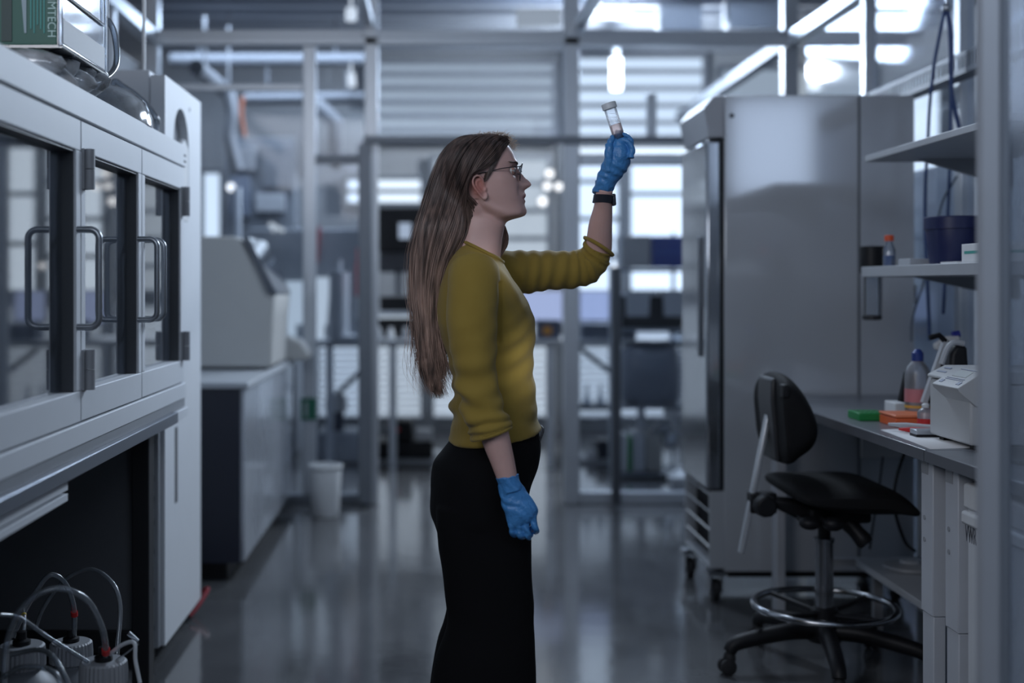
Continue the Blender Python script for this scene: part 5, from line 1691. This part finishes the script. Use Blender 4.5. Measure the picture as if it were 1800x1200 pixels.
def right_hand(mb, k=1.0):
    """hanging hand, back of the hand to us, fingers loosely curled in"""
    d = 3.07
    q = lambda px, py, o=0.0: P(px, py, d) + Vector((0, o, 0))
    rows = [(q(892, 846), .027, .022), (q(897, 858), .030, .024), (q(905, 876), .037, .023), (q(914, 895, -.004), .041, .022), (q(919, 908, -.004), .041, .020), (q(922, 918, 0), .036, .016)]
    ax = (P(922, 918, d) - P(892, 846, d)).normalized()
    wv = Vector((ax.z, 0, -ax.x)) * -1
    rg = []
    for c, a, b_ in rows:
        rg.append([c + wv * (math.cos(t) * a * k) + Vector((0, math.sin(t) * b_ * k, 0)) for t in [2 * PI * i / 22 for i in range(22)]])
    mb.rings(densify(rg, 3))
    f = [((898, 915), (900, 932), (906, 941), (914, 934), .0076, .0),
         ((910, 916), (914, 938), (919, 946), (924, 936), .0081, .0),
         ((922, 913), (927, 937), (932, 945), (934, 933), .0083, .0),
         ((934, 906), (941, 927), (943, 937), (941, 926), .0080, .0)]
    for a, b_, c, e, r, o in f:
        chain(mb, [q(*a, -.006), q(*b_, -.004), q(*c, .018), q(*e, .036)], [r * 1.12 * k, r * 1.08 * k, r * .98 * k, r * .86 * k])
    chain(mb, [q(914, 870, .014), q(929, 888, .022), q(938, 905, .030), q(940, 920, .034)], [.0150 * k, .0125 * k, .0110 * k, .0095 * k])


left_hand(body, .80)
right_hand(body, .80)

SKIN = bpy.data.materials.new('skin')
SKIN.use_nodes = True
nt = SKIN.node_tree
b = nt.nodes['Principled BSDF']
b.inputs['Roughness'].default_value = .48
b.inputs['Subsurface Weight'].default_value = .12
b.inputs['Subsurface Radius'].default_value = (.012, .004, .002)
b.inputs['Subsurface Scale'].default_value = .5
geo = nt.nodes.new('ShaderNodeTexCoord')


def blob_mask(center, scl, lo, hi):
    """soft ellipsoid mask about a point of the object's own space"""
    mp = nt.nodes.new('ShaderNodeMapping')
    mp.vector_type = 'TEXTURE'
    mp.inputs['Location'].default_value = center - rootloc(person)
    mp.inputs['Scale'].default_value = scl
    nt.links.new(geo.outputs['Object'], mp.inputs[0])
    ln = nt.nodes.new('ShaderNodeVectorMath')
    ln.operation = 'LENGTH'
    nt.links.new(mp.outputs[0], ln.inputs[0])
    r = nt.nodes.new('ShaderNodeMapRange')
    r.inputs[1].default_value, r.inputs[2].default_value = lo, hi
    r.inputs[3].default_value, r.inputs[4].default_value = 1, 0
    nt.links.new(ln.outputs['Value'], r.inputs[0])
    return r.outputs[0]


ns = nt.nodes.new('ShaderNodeTexNoise')
ns.inputs['Scale'].default_value = 35
ns.inputs['Detail'].default_value = 5
nt.links.new(geo.outputs['Object'], ns.inputs['Vector'])


def mixc(fac, a, bcol, linked=None):
    mx = nt.nodes.new('ShaderNodeMix')
    mx.data_type = 'RGBA'
    if linked:
        nt.links.new(linked, mx.inputs[6])
    else:
        mx.inputs[6].default_value = a + (1,)
    mx.inputs[7].default_value = bcol + (1,)
    nt.links.new(fac, mx.inputs[0])
    return mx.outputs[2]


c0 = mixc(ns.outputs['Fac'], (.56, .35, .315), (.62, .40, .365))
lips = P(920, 348, YC)
c1 = mixc(blob_mask(lips, (.012, .022, .0125), .55, 1.0), None, (.34, .125, .125), c0)
c2 = mixc(blob_mask(P(838, 332, YC) + Vector((0, -.075, 0)), (.030, .035, .040), .4, 1.0), None, (.50, .20, .165), c1)
nt.links.new(c2, b.inputs['Base Color'])
bodyo = evaluated(raw(body), 'body', SKIN, person, .0026, 2, .5)

# ---- eyes, brows ---------------------------------------------------------
EYEW = mat('eye_white', (.55, .53, .52), .2)
for s in (-1, 1):
    e = P(897.5, 302, YC) + Vector((0, s * .031, 0))
    eo = build(MB().ball(e, .0118, n=18), 'eye', EYEW, person)
    build(MB().ball(e + Vector((.0070, 0, .001)), .0055, n=12), 'iris', mat('iris', (.03, .04, .05), .15), eo)
    lid = MB()
    for a0, a1, rr in ((20, 95, .0128), (-80, -28, .0126)):
        rows_ = []
        for i in range(8):
            a = math.radians(a0 + (a1 - a0) * i / 7)
            rows_.append([e + Vector((rr * math.cos(a) * math.cos(t), rr * math.sin(t) , rr * math.sin(a) * math.cos(t))) for t in [math.radians(-80 + 160 * j / 12) for j in range(13)]])
        vs = [[lid.bm.verts.new(p) for p in r] for r in rows_]
        for r0, r1 in zip(vs[:-1], vs[1:]):
            for j in range(12):
                lid.bm.faces.new((r0[j], r0[j + 1], r1[j + 1], r1[j]))
    build(lid, 'eyelid', mat('lid_skin', (.44, .26, .215), .5), eo)
    br = MB()
    for i in range(26):
        f_ = i / 25
        py = 290.5 - 3.0 * math.sin(f_ * PI * .8) + random.uniform(-.8, .8)
        yy = .014 + .036 * f_
        t_ = min(((abs(head_point(py, t).y - YC - yy), t) for t in [PI / 2 * j / 120 for j in range(121)]))[1]
        p = head_point(py, t_)
        p.y = YC + s * (p.y - YC)
        p.x += .0008
        br.tube([p, p + Vector((-.002, s * .006, .0012)), p + Vector((-.006, s * .011, -.0005))], [.0007, .0008, .0002], 4)
    build(br, 'eyebrow', mat('brow_brown', (.10, .06, .045), .6), person)

# ---- glasses -------------------------------------------------------------
WIRE = mat('glasses_wire', (.05, .052, .06), .3, .6)
LENS = glass('lens', tint=(.35, .38, .45), refl=1.6, rough=.02)
gls = None
for s in (-1, 1):
    c = P(915.5, 304, YC) + Vector((-.001, s * .033, 0))
    pts = [c + Vector((.0035 * math.sin(t) - .004 * abs(math.cos(t)) * (1 if math.cos(t) * s > 0 else -.2), .0245 * math.cos(t), .0235 * math.sin(t))) for t in [2 * PI * i / 36 for i in range(36)]]
    f = MB()
    f.tube(pts, .0011, 8, closed=True)
    tip = c + Vector((-.004, s * .0245, .008))
    # temple arm back to the ear
    f.tube(spline([tip + Vector((.002, 0, .002)), tip + Vector((-.004, s * .009, .003)), P(880, 300.5, YC) + Vector((0, s * .0755, 0)), P(858, 306, YC) + Vector((0, s * .0765, 0)), P(843, 309, YC) + Vector((0, s * .0765, 0)), P(833, 314, YC) + Vector((0, s * .076, 0))], 24), .0013, 8)
    if s == -1:
        f.tube(spline([c + Vector((0, .0235, .004)), P(917, 301.5, YC), c + Vector((0, .0425, .004))], 10), .0011, 8)
        f.tube([c + Vector((-.0015, .020, -.004)), P(909, 306, YC) + Vector((0, -.009, 0))], .0009, 6)
        gls = build(f, 'glasses', WIRE, person)
    else:
        build(f, 'frame', WIRE, gls)
    l = MB()
    vs = [l.bm.verts.new(p) for p in pts]
    l.bm.faces.new(vs)
    build(l, 'lens', LENS, gls)

# ---- sweater -------------------------------------------------------------
SW = bpy.data.materials.new('mustard_knit')
SW.use_nodes = True
nt2 = SW.node_tree
b = nt2.nodes['Principled BSDF']
b.inputs['Roughness'].default_value = .85
b.inputs['Sheen Weight'].default_value = .15
b.inputs['Specular IOR Level'].default_value = .2
tcs = nt2.nodes.new('ShaderNodeTexCoord')
nss = nt2.nodes.new('ShaderNodeTexNoise')
nss.inputs['Scale'].default_value = 14
nss.inputs['Detail'].default_value = 6
nt2.links.new(tcs.outputs['Object'], nss.inputs['Vector'])
mxs = nt2.nodes.new('ShaderNodeMix')
mxs.data_type = 'RGBA'
mxs.inputs[6].default_value = (.235, .160, .030, 1)
mxs.inputs[7].default_value = (.305, .215, .045, 1)
nt2.links.new(nss.outputs['Fac'], mxs.inputs[0])
nt2.links.new(mxs.outputs[2], b.inputs['Base Color'])
wv = nt2.nodes.new('ShaderNodeTexWave')
wv.inputs['Scale'].default_value = 190
wv.inputs['Distortion'].default_value = 1.5
nt2.links.new(tcs.outputs['Object'], wv.inputs['Vector'])
nb = nt2.nodes.new('ShaderNodeTexNoise')
nb.inputs['Scale'].default_value = 240
nt2.links.new(tcs.outputs['Object'], nb.inputs['Vector'])
ad = nt2.nodes.new('ShaderNodeMath')
ad.operation = 'ADD'
nt2.links.new(wv.outputs['Fac'], ad.inputs[0])
nt2.links.new(nb.outputs['Fac'], ad.inputs[1])
bps = nt2.nodes.new('ShaderNodeBump')
bps.inputs['Strength'].default_value = .22
bps.inputs['Distance'].default_value = .002
nt2.links.new(ad.outputs[0], bps.inputs['Height'])
nt2.links.new(bps.outputs[0], b.inputs['Normal'])

sw = MB()
tor = prof_loft([(812, 425, 880, 452, .072), (806, 430, 886, 464, .082), (797, 440, 893, 476, .115), (784, 462, 901, 490, .160), (772, 495, 915, 508, .176), (764, 535, 932, 538, .172), (764, 565, 940, 565, .165),
                 (772, 592, 941, 592, .157), (783, 618, 938.5, 616, .149), (791, 650, 937.5, 645, .142), (796, 678, 940, 672, .140), (795, 700, 943, 694, .143), (790, 716, 944, 708, .147), (796, 735, 945.5, 724, .149),
                 (793, 756, 948, 740, .155), (787, 772, 952, 750, .163), (791, 774, 948, 752, .155), (800, 770, 940, 748, .14)], 48)
for r in tor[-6:]:
    for p in r:
        p.z -= .010 * min(1, abs(p.y - YC) / .14)
sw.rings(densify(tor, 3))


def ruffle_R(t, a):
    r = .0022 * math.sin(26 * t + 1.5 * math.sin(a) + 2 * math.cos(a * 2)) * max(0, t - .35) / .65
    r += .0045 * math.sin(64 * t + 2.2 * math.sin(a + .6)) * g(t - .86, .14)
    r += .003 * math.sin(46 * t - 2.6 * math.cos(a)) * g(t - .62, .16)
    return r


limb(sw, [Vector((XX(829, YC), YR + .045, ZZ(474, YC))), Vector((XX(829, YC), YR + .012, ZZ(500, YC))), P(829, 560, 3.105), P(835, 640, 3.085), P(844, 700, 3.075), P(857, 742, 3.07), P(863, 760, 3.07)],
     [.064, .066, .0635, .0555, .053, .053, .0545], 40, 14, ruffle_R)


def ruffle_L(t, a):
    r = .0030 * math.sin(78 * t + 1.8 * math.sin(a)) * (1 if True else 0) * (.25 + .75 * g(math.sin(a / 2 + .0), .9)) * min(1, t / .25)
    r += .004 * math.sin(30 * t + 2.5 * math.sin(a)) * g(t - .8, .22)
    return r


limb(sw, [Vector((XX(858, YC), YLF - .035, ZZ(484, YC))), P(905, 480, 3.465), P(955, 476, 3.48), P(1008, 473, 3.49), P(1036, 464, 3.49), P(1046, 449, 3.485), P(1053, 434, 3.475)],
     [.070, .064, .0575, .053, .052, .0465, .0445], 40, 14, ruffle_L)
# rolled rim of the left cuff
ring_c = P(1052, 432, 3.475)


def fold(co, nrm_):
    px = CX + co.x * F / YC
    py = CY - (co.z - H) * F / YC
    k = noise.noise(co * 9.0) * .0036 + noise.noise(co * 24.0) * .0016
    # gathered horizontal creases round the waist and under the arm
    tor_m = g((py - 700) / 70.0, 1.0)
    k += .0046 * math.sin(py * .17 + 5 * noise.noise(co * 5)) * tor_m * (0.35 + .65 * g((px - 805) / 45.0, 1.0))
    k += .0028 * math.sin((px * .45 + py * .62) * .28 + 3 * noise.noise(co * 6)) * g((px - 905) / 40., 1.) * g((py - 625) / 80., 1.)
    k += .0032 * math.sin((px * .5 - py * .35) * .33 + 2 * noise.noise(co * 5)) * g((px - 905) / 30., 1.) * g((py - 500) / 45., 1.)
    k -= .006 * g((px - 873 + (py - 540) * .02) / 3.5, 1.) * (1 if 495 < py < 600 else .0) * (1 if co.y < YC - .05 else 0)
    # ribbed cuff and hem
    return k


swo = evaluated(raw(sw), 'sweater', SW, person, .0040, 2, .5, fold)
# neckband and hem and cuff edges
nbd = MB()
nb_r = prof_loft([(812, 424, 884, 461, .0735)], 48)[0]
nbd.tube(nb_r, .0052, 8, closed=True, flat=1.0)
build(nbd, 'neckband', SW, swo)
cf = MB()
ax = (P(863, 760, 3.07) - P(857, 742, 3.07)).normalized()
u = Vector((0, 1, 0))
w_ = ax.cross(u)
cen = P(863.5, 761, 3.07)
cf.tube([cen + (u * math.cos(t) + w_ * math.sin(t)) * .0515 for t in [2 * PI * i / 40 for i in range(40)]], .005, 8, closed=True)
build(cf, 'cuff', SW, swo)
cf2 = MB()
cen = P(1052.5, 433, 3.475)
ax = Vector((.18, 0, 1)).normalized()
w_ = Vector((.84, 0, -.54))
cf2.tube([cen + (u * math.cos(t) + w_ * math.sin(t)) * (.046 + .001 * math.sin(t * 7)) for t in [2 * PI * i / 40 for i in range(40)]], .0055, 8, closed=True)
build(cf2, 'cuff', SW, swo)

# ---- trousers ------------------------------------------------------------
TR = mat('black_cloth', (.0045, .0045, .0055), .9, spec=.15, var=.1)
tr = MB()
pel = prof_loft([(800, 755, 938, 742, .130), (792, 772, 945, 752, .142), (776, 793, 951, 782, .162), (761, 815, 946, 820, .174), (757, 860, 932, 860, .178), (756, 900, 928, 900, .178), (764, 920, 928, 925, .172), (772, 945, 930, 950, .165), (778, 980, 931, 985, .14)], 48)
tr.rings(densify(pel, 3))
for s in (-1, 1):
    dx = 0 if s < 0 else 3
    lg = prof_loft([(765 + dx, 880, 926 + dx, 880, .088, s * .085), (769 + dx, 930, 930, 940, .090, s * .085), (777 + dx, 985, 931, 990, .088, s * .088), (782 + dx, 1030, 934, 1040, .086, s * .09), (784 + dx, 1075, 934, 1075, .085, s * .092),
                    (775 + dx, 1110, 936, 1110, .088, s * .095), (766 + dx, 1135, 936, 1140, .092, s * .098), (756 + dx, 1195, 937, 1195, .098, s * .10), (748 + dx, 1270, 938, 1270, .104, s * .10), (742 + dx, 1338, 940, 1338, .110, s * .10)], 36)
    tr.rings(densify(lg, 3))


def tfold(co, n_):
    return noise.noise(co * 7.0) * .004 + noise.noise(co * 18.0) * .0014


tro = evaluated(raw(tr), 'trousers', TR, person, .006, 2, .5, tfold)
build(MB().tube(spline([P(946, 770, YC) + Vector((0, -.05, 0)), P(953, 752, YC) + Vector((0, -.04, 0)), P(951, 748, YC)], 6), .003, 6), 'belt_loop', mat('belt_grey', (.03, .032, .04), .6), tro)
for s in (-1, 1):
    shoe = MB()
    yy = YC + s * .098
    rg = []
    for x, w, h in ((-.09, .020, .05), (-.08, .034, .07), (-.03, .038, .075), (.04, .042, .06), (.10, .046, .045), (.16, .040, .035), (.185, .018, .022)):
        xc = XX(838, YC) + x
        rg.append([(xc, yy + w * math.cos(t), max(.0, h * (.5 + .5 * math.sin(t)))) for t in [2 * PI * i / 20 for i in range(20)]])
    shoe.rings(densify(rg, 3))
    build(shoe, 'shoe', BLACK, person)

# ---- gloves and watch ----------------------------------------------------
NIT = mat('blue_nitrile', (.06, .24, .55), .38, bump=(55, .55), var=.14, vscale=30)


def gfold(co, n_):
    return noise.noise(co * 38.0) * .0015 + .0012 * math.sin(260 * (co.z * .8 + co.x * .5) + 6 * noise.noise(co * 20))


gl = MB()
left_hand(gl, 1.0)
dl = 3.385
cuffp = [P(1064, 318, dl) + Vector((0, .012, 0)), P(1063, 328, dl) + Vector((0, .015, 0)), P(1060, 337, dl) + Vector((0, .018, 0)), P(1059, 341, dl) + Vector((0, .018, 0))]
gl.tube(spline(cuffp, 9), [.026, .0262, .0265, .027, .0272, .0275, .0278, .0285, .0295], 24)
evaluated(raw(gl), 'glove', NIT, person, .0019, 2, .5, gfold)
gr_ = MB()
right_hand(gr_, 1.0)
gr_.tube(spline([P(900, 862, 3.07), P(896, 850, 3.07), P(892, 840, 3.07), P(891, 836, 3.07)], 9), [.029, .0285, .028, .0275, .0275, .028, .0285, .0295, .030], 24)
evaluated(raw(gr_), 'glove', NIT, person, .0019, 2, .5, gfold)
wt = MB()
wc = P(1060.5, 350, 3.405)
ax = (P(1062, 340, 3.40) - P(1059, 362, 3.42)).normalized()
u = Vector((0, 1, 0))
w_ = ax.cross(u).normalized()
rgs = []
for h, r in ((-.013, .0275), (-.0125, .0292), (.0125, .0282), (.013, .0265)):
    rgs.append([wc + ax * h + (u * math.cos(t) + w_ * math.sin(t)) * r for t in [2 * PI * i / 40 for i in range(40)]])
wt.rings(rgs)
wo = build(wt, 'wristwatch', mat('watch_strap', (.022, .026, .04), .45), person)
build(MB().obox(wc - w_ * .0285 * -1 if (w_.x > 0) else wc - w_ * .0285, .005, .016, .017, Matrix.Rotation(math.radians(-4), 3, 'Y')), 'watch_case', mat('watch_case', (.03, .035, .05), .25), wo, bevel=.004)

# ---- the tube she holds ---------------------------------------------------
dt = 3.372
t0, t1 = P(1091, 250, dt), P(1072, 190, dt)
axis = (t1 - t0).normalized()
tt = thing('sample_tube', 'clear screw-capped tube with pale liquid held up between gloved fingers', 'tube', t0)
L = (t1 - t0).length
TG = glass('tube_glass', tint=(.97, .98, 1.0), refl=.7, rough=.03, haze=.22, hcol=(.95, .97, 1), through=True)
build(MB().lathe([(.004, -.010), (.0125, .006), (.0165, .014), (.0172, L), ], t0, axis, 28), 'tube_wall', TG, tt)
build(MB().lathe([(.0035, -.008), (.012, .007), (.0158, .015), (.0160, L * .52)], t0, axis, 24), 'liquid', glass('pale_liquid', tint=(.98, .86, .82), refl=.5, rough=.1, haze=.3, hcol=(1, .86, .80), through=True), tt)
capm = MB()
n = 48
rg = []
for z, rr in ((L - .002, .0200), (L + .013, .0200), (L + .0145, .0190)):
    rg.append([t0 + axis * z + (Vector((0, 1, 0)) * math.cos(2 * PI * i / n) + axis.cross(Vector((0, 1, 0))) * math.sin(2 * PI * i / n)) * (rr + (.0005 if i % 2 else 0)) for i in range(n)])
capm.rings(rg)
build(capm, 'screw_cap', mat('cap_translucent', (.62, .66, .70), .4), tt)
mk = MB()
for i in range(3):
    zz_ = L * (.6 + i * .11)
    mk.tube([t0 + axis * zz_ + Vector((.0175 * math.sin(q_), -.0175 * math.cos(q_), 0)) for q_ in (-.5, -.25, 0, .25, .5)], .0004, 4)
build(mk, 'graduation', mat('print_grey', (.6, .63, .66), .5), tt)

# ---- hair ----------------------------------------------------------------
HAIR = bpy.data.materials.new('brown_hair')
HAIR.use_nodes = True
nt3 = HAIR.node_tree
b = nt3.nodes['Principled BSDF']
b.inputs['Roughness'].default_value = .42
b.inputs['Specular IOR Level'].default_value = .55
b.inputs['Anisotropic'].default_value = .4
tch = nt3.nodes.new('ShaderNodeTexCoord')
sx = nt3.nodes.new('ShaderNodeSeparateXYZ')
nt3.links.new(tch.outputs['Object'], sx.inputs[0])
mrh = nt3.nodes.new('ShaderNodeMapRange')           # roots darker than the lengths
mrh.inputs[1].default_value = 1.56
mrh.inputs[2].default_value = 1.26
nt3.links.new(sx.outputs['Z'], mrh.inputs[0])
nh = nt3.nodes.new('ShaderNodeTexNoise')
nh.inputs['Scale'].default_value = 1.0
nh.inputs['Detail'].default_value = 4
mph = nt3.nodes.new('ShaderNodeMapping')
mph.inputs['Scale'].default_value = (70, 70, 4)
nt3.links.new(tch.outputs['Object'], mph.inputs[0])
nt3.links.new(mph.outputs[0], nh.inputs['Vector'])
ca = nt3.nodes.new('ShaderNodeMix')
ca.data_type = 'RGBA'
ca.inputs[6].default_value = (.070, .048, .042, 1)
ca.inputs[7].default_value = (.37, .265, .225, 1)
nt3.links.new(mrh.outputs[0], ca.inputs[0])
cbm = nt3.nodes.new('ShaderNodeMix')
cbm.data_type = 'RGBA'
cbm.blend_type = 'MULTIPLY'
cbm.inputs[0].default_value = .85
crh = nt3.nodes.new('ShaderNodeValToRGB')
crh.color_ramp.elements[0].position = .32
crh.color_ramp.elements[0].color = (.28, .28, .28, 1)
crh.color_ramp.elements[1].position = .68
crh.color_ramp.elements[1].color = (1.85, 1.75, 1.68, 1)
nt3.links.new(nh.outputs['Fac'], crh.inputs[0])
nt3.links.new(ca.outputs[2], cbm.inputs[6])
nt3.links.new(crh.outputs[0], cbm.inputs[7])
nt3.links.new(cbm.outputs[2], b.inputs['Base Color'])

# strand families in the side view: u = 0 outer back edge ... 1 front edge over the ear
GUIDE = [
    # u, polyline (px, py) from the parting to the tip
    (0.00, [(848, 237), (818, 239), (795, 250), (775, 274), (760, 310), (748, 350), (734, 400), (724, 450), (725, 520), (733, 570), (740, 620), (748, 655), (766, 690)]),
    (0.20, [(858, 236), (830, 241), (806, 256), (788, 282), (773, 318), (760, 360), (747, 410), (738, 460), (737, 520), (743, 570), (748, 620), (757, 660), (770, 697)]),
    (0.45, [(868, 236), (845, 243), (824, 262), (807, 290), (792, 328), (779, 370), (766, 415), (755, 465), (750, 520), (753, 570), (757, 620), (764, 660), (773, 700)]),
    (0.70, [(880, 238), (862, 247), (845, 270), (829, 302), (814, 340), (801, 380), (786, 420), (772, 465), (764, 520), (765, 570), (768, 620), (772, 655), (778, 690)]),
    (0.88, [(892, 242), (878, 255), (862, 275), (842, 297), (821, 322), (815, 370), (808, 415), (786, 462), (772, 515), (772, 565), (774, 610), (778, 645), (783, 672)]),
    (1.00, [(897, 248), (888, 262), (873, 281), (852, 300), (828, 312), (821, 345), (845, 374), (825, 420), (783, 490), (776, 550), (778, 600), (782, 630), (786, 655)]),
]
GN = 34
GS = [(u, spline([(a, b_, 0) for a, b_ in pts], GN)) for u, pts in GUIDE]


def guide(u, i):
    for (u0, s0), (u1, s1) in zip(GS[:-1], GS[1:]):
        if u <= u1:
            f = (u - u0) / (u1 - u0)
            return s0[i].lerp(s1[i], f)
    return GS[-1][1][i]


HW = {}


def head_half(px, py):
    """half width of skull at the picture point, 0 outside"""
    key = (round(px / 2), round(py / 2))
    if key not in HW:
        px_, py_ = key[0] * 2, min(key[1] * 2, 400)
        if py_ < 243:
            HW[key] = 0.0
        else:
            xf, xb_ = interp(XF, py_), interp(XBK, py_)
            c, a = (xf + xb_) / 2, (xf - xb_) / 2
            k = (px_ - c) / a
            HW[key] = interp(WD, py_) * math.sqrt(max(0, 1 - k * k)) if abs(k) < 1 else 0.0
    return HW[key]


def thick(u, i):
    """half thickness of the hair mass away from the middle plane"""
    p = guide(u, i)
    py = p.y
    lens = math.sqrt(max(0.0, 1 - (2 * u * .93 - .86) ** 2))
    t_low = interp([(240, .055), (330, .070), (400, .082), (460, .075), (540, .062), (620, .045), (700, .018)], py) * lens
    if py < 400:
        hh = head_half(p.x, py) + .009
        k = max(0, min(1, (400 - py) / 50.0))
        edge = max(.0, min(1, (py - 236) / 6.0))
        return (max(hh, t_low * .75) * k + t_low * (1 - k)) * (.35 + .65 * edge)
    return t_low


hair = MB()
rnd = random.Random(3)


def strand(u, lay, r, jit, start=0, end=GN, side=-1, wav=1.0, bend=0.0):
    ph = rnd.uniform(0, 6.28)
    fr = rnd.uniform(.16, .34)
    off = Vector((rnd.gauss(0, 1), rnd.gauss(0, 1), 0))
    pts, rr = [], []
    for i in range(start, end):
        f = i / (GN - 1)
        g0 = guide(u, i)
        amp = jit * (.25 + 1.5 * f + 2.2 * max(0, f - .72) / .28) * wav
        px = g0.x + off.x * amp + 2.2 * amp * math.sin(fr * i + ph) * f + bend * f ** 4
        py = g0.y + off.y * amp * .3
        p = P(px, py, YC)
        p.y = YC + side * (thick(u, i) * lay + .0015 * math.sin(fr * 1.7 * i + ph) * f)
        if u > .9 and side < 0 and 8 < i < 16:
            p.y -= .010
        pts.append(p)
        q = (i - start) / max(1, end - 1 - start)
        rr.append(r * (.55 + .45 * min(1, q * 6)) * (1 - max(0, q - .75) / .25 * .85))
    hair.tube(pts, rr, 4)


# opaque under-mass, near and far side
under = MB()
US = [i / 24 for i in range(25)]
halves = []
for side in (-1, 1):
    rows_ = []
    for i in range(0, GN - 8):
        rows_.append([P(guide(u, i).x, guide(u, i).y, YC) + Vector((0, side * (thick(u, i) * (.84 - .70 * max(0, i - 18) / 8) - .0008), 0)) for u in US])
    vs = [[under.bm.verts.new(p) for p in r] for r in rows_]
    halves.append(vs)
    for a, c in zip(vs[:-1], vs[1:]):
        for j in range(len(US) - 1):
            under.bm.faces.new((a[j], a[j + 1], c[j + 1], c[j]))
for i in range(len(halves[0]) - 1):                 # back edge joins the two sides
    under.bm.faces.new((halves[0][i][0], halves[0][i + 1][0], halves[1][i + 1][0], halves[1][i][0]))
for j in range(len(US) - 1):                        # and so does the parting
    under.bm.faces.new((halves[0][0][j], halves[0][0][j + 1], halves[1][0][j + 1], halves[1][0][j]))
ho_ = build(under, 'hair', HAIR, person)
for k in range(420):
    strand(abs(rnd.gauss(0, .02)), rnd.uniform(-1.05, 1.05), .0011, rnd.uniform(.3, 1.4), 0, GN - int(abs(rnd.gauss(0, 4))))
clumps = [(rnd.random() ** .95, rnd.uniform(.82, 1.12), rnd.uniform(-13, 9), int(abs(rnd.gauss(0, 4.5)))) for _ in range(60)]
for k in range(2300):
    if rnd.random() < .72:                          # most strands gather in locks
        cu, cl_, bd, ce = rnd.choice(clumps)
        u = min(1, max(0, cu + rnd.gauss(0, .013)))
        strand(u, cl_ * rnd.uniform(.96, 1.04), rnd.uniform(.0006, .0011), rnd.uniform(.2, .8), 0, max(21, GN - ce - int(abs(rnd.gauss(0, 1.5)))), bend=bd)
    else:
        u = rnd.random() ** .95
        e = GN - int(abs(rnd.gauss(0, 4.5)))
        strand(u, rnd.uniform(.86, 1.06), rnd.uniform(.0006, .0012), rnd.uniform(.3, 1.7), 0, max(20, e))
for k in range(260):
    u = rnd.random()
    strand(u, rnd.uniform(.9, 1.05), .0011, 1.0, 0, GN - int(abs(rnd.gauss(0, 3))), side=1)
# loose outer strands at the back edge and the tips
for k in range(150):
    u = abs(rnd.gauss(0, .06))
    strand(min(u, 1), rnd.uniform(.2, 1.0), .0004, rnd.uniform(1.5, 4.5), 6, GN)
for k in range(90):
    strand(rnd.uniform(.2, 1), rnd.uniform(.6, 1.05), .0005, rnd.uniform(1.5, 3.5), 14, GN)
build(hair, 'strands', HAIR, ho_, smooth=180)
hair = MB()
# wispy crown catching the back light
for k in range(420):
    px = rnd.triangular(828, 908, 898)
    base = interp([(828, 241), (850, 237), (880, 237), (893, 243), (906, 262)], px)
    p0 = P(px, base + 3, YC) + Vector((0, rnd.uniform(-.035, .035), 0))
    a = rnd.uniform(.2, 1.0)
    d1 = Vector((rnd.uniform(-.012, .014), rnd.uniform(-.006, .006), rnd.uniform(.003, .012)))
    d2 = d1 + Vector((rnd.uniform(-.008, .010), rnd.uniform(-.006, .006), rnd.uniform(-.008, .006)))
    hair.tube(spline([p0, p0 + d1, p0 + d2], 6), [.0005, .0005, .00045, .0004, .0003, .0002], 3)
WISP = bpy.data.materials.new('fine_hair')
WISP.use_nodes = True
nw = WISP.node_tree
tl = nw.nodes.new('ShaderNodeBsdfTranslucent')
tl.inputs[0].default_value = (.95, .85, .75, 1)
pw = nw.nodes['Principled BSDF']
pw.inputs['Base Color'].default_value = (.30, .22, .18, 1)
pw.inputs['Roughness'].default_value = .35
mw = nw.nodes.new('ShaderNodeMixShader')
mw.inputs[0].default_value = .55
nw.links.new(pw.outputs[0], mw.inputs[1])
nw.links.new(tl.outputs[0], mw.inputs[2])
nw.links.new(mw.outputs[0], nw.nodes['Material Output'].inputs[0])
build(hair, 'wisps', WISP, ho_, smooth=180)
hair = MB()
# hairline wisps by the temple and behind the ear
for k in range(260):
    f = rnd.uniform(0, 1.7)
    pts = [(886 - 14 * f, 258 + 20 * f), (877 - 12 * f, 277 + 18 * f), (867 - 8 * f, 297 + 13 * f), (852 - 2 * f, 309 + 8 * f)]
    sgn = -1
    wp = []
    for px, py in pts:
        px += rnd.uniform(-1.5, 1.5)
        py += rnd.uniform(-1.5, 1.5)
        p = P(px, py, YC)
        p.y = YC - head_half(px, py) - .006
        wp.append(p)
    hair.tube(spline(wp, 8), .0007, 4)
build(hair, 'temple_hair', HAIR, ho_, smooth=180)
# far lock falling in front of the other shoulder
lock = MB()
for k in range(220):
    f = rnd.random()
    o = rnd.uniform(-.02, .025)
    pts = [(872 + 8 * f, 380), (882 + 9 * f, 398), (885 + 11 * f, 415), (880 + 14 * f, 430), (877 + 6 * f, 448), (876 + 2 * f, 462)]
    lock.tube(spline([P(a + rnd.uniform(-1, 1), b_, YC) + Vector((0, .072 + o, 0)) for a, b_ in pts], 12), .0006, 4)
build(lock, 'far_lock', HAIR, ho_, smooth=180)
